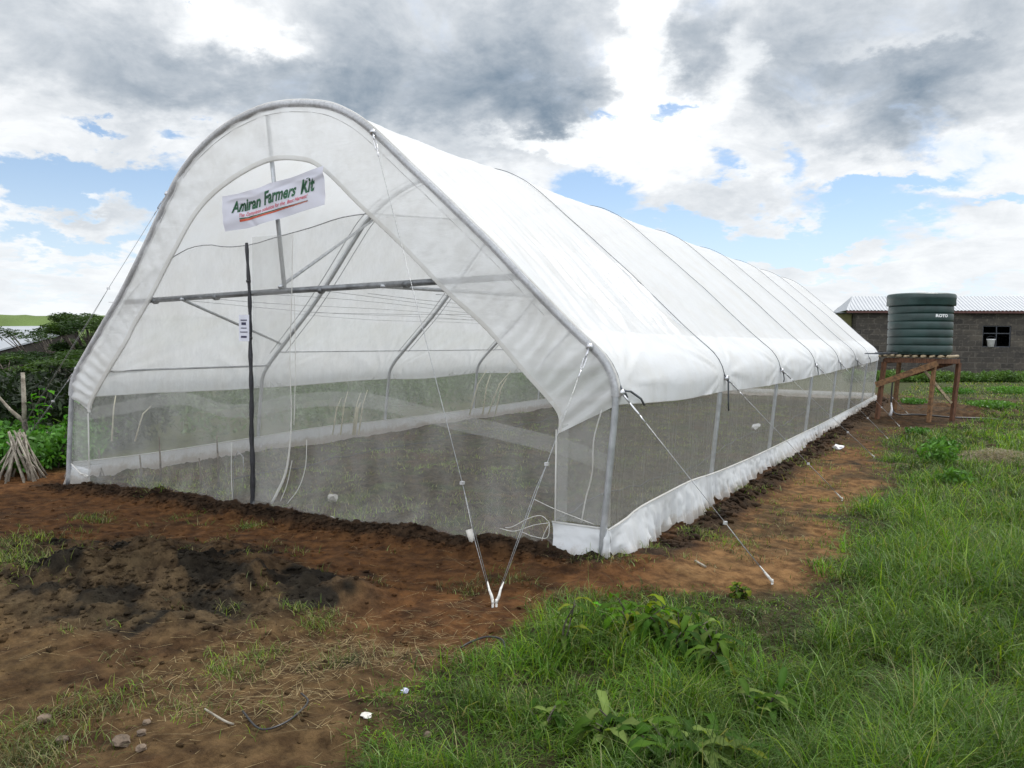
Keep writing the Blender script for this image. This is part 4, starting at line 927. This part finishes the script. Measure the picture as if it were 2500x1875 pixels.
# ochre hut peeping out left of the house
q = wp(eL+.35, 6.5, 0); YH = empty('ochre_hut', (q[0], q[1], hz0), 'small ochre plastered hut peeping out behind the left end of the stone house', 'hut')
yz = ez-.15
def hutbox(u_a, u_b, n_a, n_b, z_a, z_b):
    mm = MB(); P = [wp(u_a, n_a, z_a), wp(u_b, n_a, z_a), wp(u_b, n_b, z_a), wp(u_a, n_b, z_a), wp(u_a, n_a, z_b), wp(u_b, n_a, z_b), wp(u_b, n_b, z_b), wp(u_a, n_b, z_b)]
    mm.add(P, [(3, 2, 1, 0), (4, 5, 6, 7), (0, 1, 5, 4), (1, 2, 6, 5), (2, 3, 7, 6), (3, 0, 4, 7)]); return mm
hutbox(u0-1.2, u0-.05, 1.6, 5., hz0-.3, yz).build('wall', M['yellowwall'], YH)
hutbox(u0-1.5, u0-.02, 1.4, 5.3, yz+.02, yz+.08).build('roof', M['tin'], YH)

# ================================================================ foliage machinery
def leaf_cloud(C_, n, rad, size, colr, up=.0, thin=1., aspect=.35):
    """C_: clump centres (k,3), rad (k,3)"""
    C_ = np.array(C_, float); rad = np.array(rad, float); k = len(C_)
    w = rad.prod(1)**.66; idx = rng.choice(k, n, p=w/w.sum())
    d = rng.normal(size=(n, 3)); d /= np.linalg.norm(d, axis=1)[:, None]; rr = rng.random(n)**.42
    P = C_[idx]+d*rad[idx]*rr[:, None]
    a = rng.normal(size=(n, 3)); a[:, 2] *= thin; a /= np.linalg.norm(a, axis=1)[:, None]
    b_ = np.cross(a, rng.normal(size=(n, 3))); b_ /= np.linalg.norm(b_, axis=1)[:, None]
    s_ = (size*rng.uniform(.55, 1.4, n))[:, None]
    V = np.stack([P-a*s_, P+b_*s_*aspect, P+a*s_, P-b_*s_*aspect], 1).reshape(-1, 3)
    Fc = np.arange(n*4).reshape(-1, 4)
    hue = rng.random(k)[idx]
    c = np.array(colr[0])[None]*(1-hue[:, None])+np.array(colr[1])[None]*hue[:, None]
    c = c*rng.uniform(.6, 1.4, n)[:, None]
    return V, Fc, np.repeat(c, 4, 0)
def acacia(base, hgt, spread, label, nl=16000, seed=0, lean=0., cols=((.014, .036, .007), (.045, .085, .015)), low=.45, br=15):  # leaf colours darkened to give the crowns a backlit look
    rg = random.Random(seed); base = Vector(base)
    e = empty('acacia_tree', tuple(base), label, 'tree', 'spreading thorn trees left of the greenhouse')
    m = MB(); cl_ = []; rd = []
    top = base+Vector((lean, 0, hgt*.35)); m.tube([base-Vector((0, 0, .4)), (base+top)/2+Vector((.1, 0, 0)), top], [.14, .11, .09], 8)
    nb_ = br
    for i in range(nb_):
        a = 2*math.pi*i/nb_+rg.uniform(-.3, .3); rr = spread*rg.uniform(.45, 1); zz = hgt*rg.uniform(low, .97)
        tip = base+Vector((lean+math.cos(a)*rr, math.sin(a)*rr, zz)); mid = top+(tip-top)*.5+Vector((0, 0, -.08*hgt))
        m.tube([top, mid, tip], [.055, .035, .012], 6)
        for j in range(5):
            t = tip+Vector((rg.uniform(-.8, .8), rg.uniform(-.8, .8), rg.uniform(-.15, .12)))*spread*.3
            m.tube([mid, (mid+t)/2+Vector((0, 0, .1)), t], [.025, .015, .006], 5); cl_.append(tuple(t)); rd.append((spread*rg.uniform(.14, .26), spread*rg.uniform(.14, .26), hgt*rg.uniform(.03, .075)))
    m.build('trunk', M['bark'], e, True)
    V, Fc, c = leaf_cloud(cl_, nl, rd, .065, cols, aspect=.22, thin=.35); mesh_obj('crown', V, Fc, M['treeleaf'], e, smooth=False, col=c)
def gnd(p): return (p[0], p[1], h1(p[0], p[1]))
def atd(px, d): q = dep(px, 850, d); return gnd(q)
b0 = atd(70, 19); acacia(b0, 1.50-b0[2], 2.6, 'dark spreading thorn tree left of the greenhouse, nearest of three', 26000, 1)
b0 = atd(250, 23); acacia(b0, 2.50-b0[2], 1.75, 'taller feathery thorn tree rising right behind the greenhouse left edge', 24000, 2)
b0 = atd(-120, 22); acacia(b0, 1.62-b0[2], 2.6, 'thorn tree at the left border of the view', 20000, 4)
b0 = atd(160, 27); acacia(b0, 2.1-b0[2], 1.7, 'thin thorn tree with bare twigs in front of the tin shed', 2600, 6, low=.75, br=6)
# tin shed behind the trees
def shedpt(px, py, d): return dep(px, py, d)
SH = empty('tin_shed', gnd(dep(60, 850, 34)), 'low shed with a pale sloping tin roof half hidden behind the thorn trees', 'shed')
a, b_2, c_, d_ = shedpt(-60, 868, 33), shedpt(192, 803, 33), shedpt(182, 795, 38), shedpt(-60, 797, 38)
a = np.array(a); b_2 = np.array(b_2); c_ = np.array(c_); d_ = np.array(d_)
m = MB(); th = np.array([0, 0, -.07]); m.add([a, b_2, c_, d_, a+th, b_2+th, c_+th, d_+th], [(0, 1, 2, 3), (7, 6, 5, 4), (0, 4, 5, 1), (1, 5, 6, 2), (2, 6, 7, 3), (3, 7, 4, 0)]); m.build('roof', M['tin'], SH)
m = MB()
for P, Q in ((a, b_2), (b_2, c_), (c_, d_), (d_, a)):
    P2, Q2 = P*.97+((a+b_2+c_+d_)/4)*.03+th*1.4, Q*.97+((a+b_2+c_+d_)/4)*.03+th*1.4; G1_ = P2.copy(); G1_[2] = h1(P2[0], P2[1])-.2; G2_ = Q2.copy(); G2_[2] = h1(Q2[0], Q2[1])-.2
    m.add([P2, Q2, G2_, G1_], [(0, 1, 2, 3)])
m.build('wall', pbr('dark_boards', (.035, .03, .025), .9), SH)
# dense scrub masses
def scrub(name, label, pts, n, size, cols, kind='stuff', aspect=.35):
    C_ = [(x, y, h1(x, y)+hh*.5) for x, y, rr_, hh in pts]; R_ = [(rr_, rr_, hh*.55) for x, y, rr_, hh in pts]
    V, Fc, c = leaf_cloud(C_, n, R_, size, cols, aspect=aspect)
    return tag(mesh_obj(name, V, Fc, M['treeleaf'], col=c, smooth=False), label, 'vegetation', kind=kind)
P = []
for px in range(-200, 330, 26):
    for d_0 in (15, 17.5):
        q = dep(px, 900, d_0+rng.uniform(-1, 1)); P.append((q[0], q[1], .9, 1.05+.35*rng.random()))
scrub('thicket', 'dark shady thicket under the thorn trees', P, 26000, .075, ((.006, .012, .004), (.012, .024, .007)))  # near-black leaf colour paints in the shade under the trees
P = []
for i in range(70):
    q = dep(rng.uniform(-150, 230), 900, rng.uniform(11.6, 14.5))
    if q[0] < -5.2: P.append((q[0], q[1], .42, .35+.3*rng.random()))
scrub('green_bushes', 'bright green leafy undergrowth left of the greenhouse', P, 15000, .055, ((.04, .13, .015), (.08, .20, .028)), aspect=.5)
P = []
for i in range(620):
    x = rng.uniform(-24, -4.9); y = rng.uniform(.6, 60)
    P.append((x, y, .5+.3*rng.random(), .55+.5*rng.random()))
scrub('field_weeds', 'green weedy field beyond the left netting', P, 80000, .085, ((.04, .075, .02), (.07, .12, .035)), aspect=.3)
P = [(q[0], q[1], 2.0, 1.6) for q in [dep(px, 850, 60+rng.uniform(0, 30)) for px in range(-100, 1400, 22)]]
scrub('far_thicket', 'distant green thicket line behind the field', P, 24000, .22, ((.05, .085, .025), (.09, .13, .04)))
# leaf-green row at the foot of the stone house
P = []
for px in range(2160, 2560, 10):
    q = onz(px, 935, -.25); k = rng.uniform(-1.5, .5); P.append((q[0]+k, q[1]-1+k, .6, .35+.35*rng.random()))
scrub('wall_weeds', 'low green weeds growing along the foot of the stone house', P, 14000, .08, ((.05, .11, .02), (.09, .16, .035)))
P = []
for px, py, rr_, hh in [(2230, 985, .5, .2), (2330, 960, .8, .25), (2420, 1000, .7, .22), (2300, 1100, .3, .25), (2470, 960, 1.0, .3), (2290, 1130, .35, .35), (2330, 1175, .3, .2), (2240, 1060, .3, .15)]:
    q = onz(px, py); P.append((q[0], q[1], rr_, hh))
scrub('low_weeds', 'bright broadleaf weeds among the grass before the tank stand', P, 5200, .045, ((.05, .14, .02), (.09, .20, .03)), aspect=.5)

# ================================================================ leafy plants
def leafmesh(V, Fc, Cc, base, dirv, L_, w, droop, col, nseg=6):
    d = Vector(dirv).normalized(); up = Vector((0, 0, 1)); side = d.cross(up); side = side.normalized() if side.length > .05 else Vector((1, 0, 0))
    pos = Vector(base); o = len(V); cur = d.copy()
    for i in range(nseg+1):
        t = i/nseg; ww = w*math.sin(math.pi*min(1, t*.92+.06))**.8
        nrm = side.cross(cur).normalized()
        wv = ww*.35*math.sin(i*2.1+L_*40); V.append(pos-side*ww+nrm*(ww*.35+wv)); V.append(pos); V.append(pos+side*ww+nrm*(ww*.35-wv))
        Cc += [col, tuple(min(1, q*1.25) for q in col), col]
        pos = pos+cur*(L_/nseg); cur = (cur+Vector((0, 0, -droop/nseg))).normalized()
    for i in range(nseg):
        a = o+i*3; Fc += [(a, a+1, a+4, a+3), (a+1, a+2, a+5, a+4)]
def weed(px, py, z, label, nst, hgt, nleaf, LL, ww, cols, droop=1.3, spread=.5, seed=0, name='leafy_weed', flower=False, cat='weed', loc=None, grp='broad-leaved weeds'):
    ww = ww*.72; nleaf = nleaf+2; cols = [(c[0]*1.5, c[1]*1.6, c[2]*.8) for c in cols]
    rg = random.Random(seed); p = onz(px, py, z) if loc is None else loc; hgt = hgt*(.8 if loc is None else 1); p = (p[0], p[1], h1(p[0], p[1]))
    e = empty(name, p, label, cat, grp); m = MB(); V = []; Fc = []; Cc = []
    for s_ in range(nst):
        a = rg.uniform(0, 6.28); tip = Vector(p)+Vector((math.cos(a)*spread*hgt, math.sin(a)*spread*hgt, hgt*rg.uniform(.75, 1.05)))
        mid = (Vector(p)+tip)/2+Vector((rg.uniform(-.03, .03), rg.uniform(-.03, .03), .06*hgt))
        P = crom([tuple(p), tuple(mid), tuple(tip)], 10); m.tube(P, [.008-.0005*i for i in range(10)], 5)
        for k in range(nleaf):
            t = .2+.8*k/max(1, nleaf-1); q = P[min(9, int(t*9))]; b2 = k*2.4+rg.uniform(-.5, .5)
            c = cols[rg.randrange(len(cols))]; f = rg.uniform(.7, 1.25)
            leafmesh(V, Fc, Cc, q, (math.cos(b2), math.sin(b2), rg.uniform(.05, .8)), LL*rg.uniform(.6, 1.15)*(1.1-.3*t), ww*rg.uniform(.8, 1.2), droop*rg.uniform(.5, 1.4), tuple(x*f for x in c))
    m.build('stem', M['bark'], e, True)
    mesh_obj('foliage', V, Fc, M['leaf2'], e, smooth=True, col=np.array(Cc))
    if flower:
        m = MB(); q = Vector(p)+Vector((0, 0, hgt*.8))
        for k in range(5): m.box(q+Vector((math.cos(k*1.26)*.014, math.sin(k*1.26)*.014, 0)), (.016, .010, .004), k*1.26)
        m.build('flower', M['petal'], e)
    return e
M['leaf2'] = leafy('broad_leaves', None, .38, .6, .05)
GR = [(.028, .060, .014), (.040, .070, .016), (.02, .045, .013), (.075, .085, .02), (.045, .065, .028)]
YG = [(.085, .11, .015), (.11, .12, .02), (.04, .085, .012), (.03, .06, .012)]
DG = [(.022, .050, .012), (.032, .062, .014), (.016, .036, .010), (.08, .105, .055)]
weed(1372, 1590, -.1, 'spindly sapling with bare stem and few drooping leaves at the grass edge', 2, .42, 7, .19, .026, GR, 1.6, .25, 1, 'sapling', cat='sapling')
weed(1560, 1560, -.1, 'heap of wilted yellow-green leaves topmost on the grass edge', 7, .30, 8, .24, .036, YG, 2.4, .7, 2, 'wilted_plant')
weed(1660, 1590, -.1, 'wilted dark-leaved plant with folded leaves right of the yellowish heap', 6, .30, 7, .26, .034, DG, 2.6, .8, 3, 'wilted_plant')
weed(1740, 1620, -.1, 'drooping plant with one long dark leaf hanging right over a hollow', 5, .27, 6, .28, .034, GR, 2.2, .8, 4, 'wilted_plant')
weed(1510, 1800, -.1, 'broad-leaved weed with long arching leaves at the bottom middle of the grass', 5, .20, 6, .30, .036, DG, 1.7, .8, 5)
weed(1640, 1850, -.1, 'largest broad-leaved weed with pale upturned leaves at the bottom edge', 6, .22, 7, .30, .040, DG, 1.8, .8, 6, flower=True)
weed(1760, 1830, -.1, 'arching broad-leaved weed right of the largest one at the bottom edge', 5, .20, 6, .29, .036, GR, 1.7, .8, 7)
weed(1880, 1740, -.1, 'low weed with a pale blade-like leaf and orange tip on the open grass', 4, .18, 5, .26, .034, DG, 1.3, .8, 8)
weed(1330, 1770, -.1, 'small dark weed flattened beside the straw litter', 3, .14, 5, .18, .024, DG, 1.4, .9, 9)
weed(1474, 1520, -.1, 'single upright bright green leaf seedling at the soil edge', 1, .15, 3, .12, .026, [(.05, .17, .02)], .2, .1, 10, 'seedling', cat='seedling')
weed(1810, 1450, -.1, 'squat dark green plant pair on the soil by the guy anchor', 4, .14, 6, .09, .03, [(.03, .05, .012), (.08, .09, .02)], 1.8, .5, 11)
for k, (px, py, d_0, hh, lb) in enumerate([(82, 1000, 12.6, 1.1, 'young castor plant with dark palmate leaves beside the stick bundle'), (140, 1010, 12.2, 1.05, 'darker castor plant nearest the greenhouse left corner')]):
    q = dep(px, 1080, d_0); weed(0, 0, 0, lb, 3, hh, 12, .21, .05, [(.03, .10, .015), (.05, .14, .02), (.02, .07, .012)], 1.2, .22, 20+k, 'castor_plant', cat='shrub', loc=q, grp='castor plants')

# ================================================================ stick bundle, stakes
def bundle(px, py, z, label, n, hgt, rad, seed, mat='palewood'):
    p = gnd(onz(px, py, z)); e = empty('stick_bundle', p, label, 'stick bundle', 'bundles of cut stalks at the left'); rg = random.Random(seed)
    for i in range(n):
        a = rg.uniform(0, 6.28); b0 = Vector(p)+Vector((math.cos(a)*rad*rg.uniform(.4, 1), math.sin(a)*rad*rg.uniform(.4, 1), -.03)); t = Vector(p)+Vector((rg.uniform(-.1, .1), rg.uniform(-.1, .1), hgt*rg.uniform(.75, 1.05)))
        m = MB(); m.tube([b0, (b0+t)/2+Vector((rg.uniform(-.02, .02), 0, 0)), t], [.016, .013, .010], 6); m.build('stalk', M[mat], e, True)
    return e
bundle(45, 1175, -.2, 'bundle of pale cut stalks leaning together at the far left', 32, .66, .40, 1)
bundle(100, 1130, -.2, 'lower heap of pale stalks between the tall bundle and the net', 26, .46, .46, 2)
st = empty('dead_stump', gnd(onz(48, 1150, -.2)), 'forked dead trunk with one bleached upright limb above the stick bundle', 'stump')
p = Vector(st.location)
m = MB(); m.tube([p+Vector((0, .1, -.05)), p+Vector((.02, .1, .45)), p+Vector((-.03, .1, .70))], [.07, .05, .035], 8); m.build('trunk', M['bark'], st, True)
m = MB(); m.tube([p+Vector((-.03, .1, .68)), p+Vector((-.02, .1, .95)), p+Vector((-.04, .1, 1.42))], [.032, .034, .028], 8); m.build('limb', M['palewood'], st, True)
m = MB(); m.tube([p+Vector((-.02, .1, .66)), p+Vector((-.22, .0, .85)), p+Vector((-.42, -.1, 1.1))], [.035, .025, .015], 8); m.build('limb', M['palewood'], st, True)
# upright stakes seen through the front net
sp = [(245, 1178, 1095, 'thin forked stake just inside the front net, leftmost'), (345, 1165, 1110, 'short knobbly stump-like stake inside the net, second from the left'), (392, 1190, 1065, 'tall straight stake inside the net left of the black post'), (490, 1142, 1118, 'low bent twig stake before the white foot sheet'), (533, 1175, 1063, 'slim stake nearest the black post on its left')]
for i, (px, yb, yt, lb) in enumerate(sp):
    q = ony(px, yb, .5+.1*i); q2 = ony(px-4, yt, .5+.1*i); q[2] = h1(q[0], q[1])-.05
    m = MB(); m.tube([q, (Vector(q)+Vector(q2))/2+Vector((.015, 0, 0)), q2], [.016, .013, .009], 6)
    if i in (0, 3): m.tube([Vector(q)*.5+Vector(q2)*.5, Vector(q)*.6+Vector(q2)*.4+Vector((.06, 0, -.05)), Vector(q)+Vector((.12, 0, 0))], .008, 5)
    tag(m.build('stake', M['stick'], None, True), lb, 'stake', 'wooden stakes inside the greenhouse')
m = MB(); q = ony(570, 1200, .3); m.tube([(q[0], .3, -.15), (q[0], .3, .35), (q[0]+.08, .3, .48), (q[0]+.17, .3, .42), (q[0]+.18, .3, .25)], .005, 5); tag(m.build('wire_hoop', M['wire'], None, True), 'small bent wire hoop inside the net beside the black post', 'wire')
# dry stalks beyond the left net
dsn = 0
for px, py, n in ((845, 1010, 6), (300, 1020, 2), (1180, 960, 4)):
    for k in range(n):
        q = dep(px+rng.uniform(-35, 35), py+10, 14 if px != 300 else 12.5); z0 = q[2]
        m = MB(); t_ = Vector(q)+Vector((rng.uniform(.1, .45), 0, rng.uniform(.25, .5))); m.tube([Vector(q)-Vector((0, 0, .3)), (Vector(q)+t_)/2, t_], [.014, .011, .006], 5)
        tag(m.build('dry_stalk', M['straw'], None, True), 'pale dry leaning stalk in the field behind the left netting', 'stalk', 'dry stalks behind the left netting'); dsn += 1
# drip lines inside
for i, x0 in enumerate((-2.2, 2.9)):
    m = MB(); ys_ = np.linspace(1.2, 20, 60); m.tube([(x0+.12*math.sin(y*.9+i*2), y, h1(x0, y)+.05) for y in ys_], .009, 5)
    tag(m.build('drip_line', M['hose'], None, True), ['thin black drip hose lying along the left bed inside', 'thin black drip hose lying along the right bed inside'][i], 'hose')

# ================================================================ litter and small things
def curve_on_ground(pts, r, name, mat, label, cat, lift=.015, arch=0.):
    P = [onz(px, py, -.13) for px, py in pts]; P = [(p[0], p[1], h1(p[0], p[1])+lift+arch*math.sin(math.pi*i/(len(P)-1))) for i, p in enumerate(P)]
    m = MB(); m.tube(crom(P, 30), r, 7); return tag(m.build(name, M[mat], None, True), label, cat)
curve_on_ground([(592, 1742), (625, 1778), (655, 1789), (700, 1770), (735, 1735), (752, 1712), (735, 1690)], .0055, 'hose', 'hose', 'curved offcut of black hose on the brown soil among straw', 'hose')
curve_on_ground([(1125, 1575), (1150, 1568), (1190, 1567), (1225, 1580), (1235, 1598)], .007, 'hose', 'hose', 'black hose loop arching out of the grass edge', 'hose', arch=.03)
curve_on_ground([(1697, 1388), (1722, 1406)], .010, 'stick', 'palewood', 'short peeled pale stick on the soil right of the greenhouse corner', 'stick')
curve_on_ground([(500, 1735), (545, 1762), (570, 1775)], .006, 'stick', 'palewood', 'thin split cane beside the curved black hose', 'stick')
def scrap(px, py, r, mat, name, label, cat, seed, sq=.5, z=-.13, jag=.5, lift=.0):
    p = onz(px, py, z); m = MB(); m.blob((p[0], p[1], h1(p[0], p[1])+r*sq*.7+lift), r, seed, 2, sq, jag); return tag(m.build(name, M[mat], None, False), label, cat)
scrap(988, 1681, .022, 'foil', 'wrapper', 'tiny crumpled shiny wrapper at the edge of the straw', 'litter', 1)
scrap(893, 1747, .028, 'dullplastic', 'plastic_scrap', 'clear plastic scrap on the soil below the shiny wrapper', 'litter', 2, .3)
scrap(2046, 1095, .085, 'whiteplastic', 'plastic_bag', 'crumpled white plastic bag on the path by the long net', 'litter', 3, .55)
scrap(812, 1238, .05, 'dullplastic', 'plastic_bag', 'small crumpled plastic bag caught at the foot of the front net', 'litter', 4, .9, lift=.05)
scrap(806, 1268, .035, 'dullplastic', 'plastic_scrap', 'flat pale scrap on the soil under the crumpled bag', 'litter', 5, .25)
for i, (px, py, r, lb) in enumerate([(297, 1820, .045, 'largest brown stone low in the left foreground'), (108, 1737, .035, 'greyish stone in the left foreground above the grass tuft'), (345, 1838, .026, 'small stone right of the largest one'), (152, 1780, .03, 'flat stone between the left tuft and the largest stone'), (358, 1755, .022, 'pebble above the largest stone'), (345, 1795, .024, 'rounded pebble on the dug soil'), (1045, 1790, .022, 'brown pebble near the lower grass edge')]):
    scrap(px, py, r, 'stone', 'stone', lb, 'stone', 30+i, .65, jag=.22)
# cut bottle hung by the left guy wire, rag on the side net, rope tie
q = ony(1150, 1310, -.25); m = MB(); d_ = Vector((.05, 0, -.13)); m.tube([Vector(q)-d_*.5, Vector(q)+d_*.5], .032, 12); tag(m.build('plastic_tube', M['dullplastic'], None, True), 'short pale plastic tube leaning by the guy wires at the net foot', 'litter')
m = MB(); qs = [onwall for _ in ()];
d0 = ray(1845, 1042); t0 = (3.9-CAM[0])/d0[0]; q = CAM+d0*t0
m.blob((q[0], q[1], q[2]), .12, 8, 2, .35, .4); V = np.array(m.V); V[:, 1] = q[1]+(V[:, 1]-q[1])*2.2; V[:, 0] = q[0]+(V[:, 0]-q[0])*.3
tag(mesh_obj('rag', V, m.F, M['whiteplastic'], smooth=False), 'white plastic rag caught behind the long side net', 'litter')
cr = empty('cord', (3.42, -.04, .15), 'frayed white cord tied in a bow at the lower right net corner', 'cord')
for pts in ([(3.46, -.05, .20), (3.38, -.07, .26), (3.25, -.08, .22), (3.1, -.10, .13), (3.02, -.1, .11)], [(3.46, -.05, .2), (3.3, -.06, .16), (3.1, -.07, .08), (2.95, -.08, .09)], [(3.46, -.05, .2), (3.40, -.05, .08), (3.38, -.06, .0)], [(3.46, -.05, .19), (3.44, -.06, .06), (3.30, -.08, .06), (3.2, -.1, .09)], [(3.9, -.05, .24), (3.7, -.06, .29), (3.5, -.06, .34), (3.3, -.05, .40)]):
    m = MB(); m.tube(crom(pts, 16), .003, 5); m.build('strand', M['rope'], cr, True)
cr = empty('cord', (-3.6, -.04, .05), 'white cord knotted at the lower left net corner', 'cord')
for pts in ([(-3.8, -.04, .13), (-3.6, -.05, .03), (-3.45, -.05, -.02)], [(-3.6, -.05, .0), (-3.5, -.06, .02), (-3.4, -.06, .0)]):
    m = MB(); m.tube(crom(pts, 12), .008, 5); m.build('strand', M['rope'], cr, True)
# dry grass heap on the right
q = onz(2440, 1120); n = 2600; x = rng.normal(q[0], .42, n); y = rng.normal(q[1], .55, n); zz = H(x, y)+.22*np.exp(-((x-q[0])**2/.3+(y-q[1])**2/.5))*rng.random(n)
tag(blades(x, y, rng.uniform(.12, .3, n), np.full(n, .008), np.array([.24, .20, .13])*rng.uniform(.5, 1.2, n)[:, None], np.full(n, .9), 'dry_grass_heap', M['leaf'], Z=zz, flat=.5), 'heap of cut dry grass lying on the green at the right', 'dry grass', kind='stuff')
for i, (px, py, r, lb) in enumerate([(2275, 1090, .16, 'brown turned sod in the grass below the tank stand'), (2310, 1085, .12, 'smaller turned sod beside the brown one'), (2420, 1090, .13, 'turned sod next to the dry grass heap'), (2030, 1040, .10, 'black clod heap by the net foot')]):
    p = onz(px, py); m = MB(); m.blob((p[0], p[1], h1(p[0], p[1])+.05), r, 60+i, 2, .6, .3); V = np.array(m.V)
    tag(mesh_obj('sod', V, m.F, M['soil'], col=np.tile([.07, .045, .025] if i < 3 else [.02, .016, .012], (len(V), 1))), lb, 'sod')
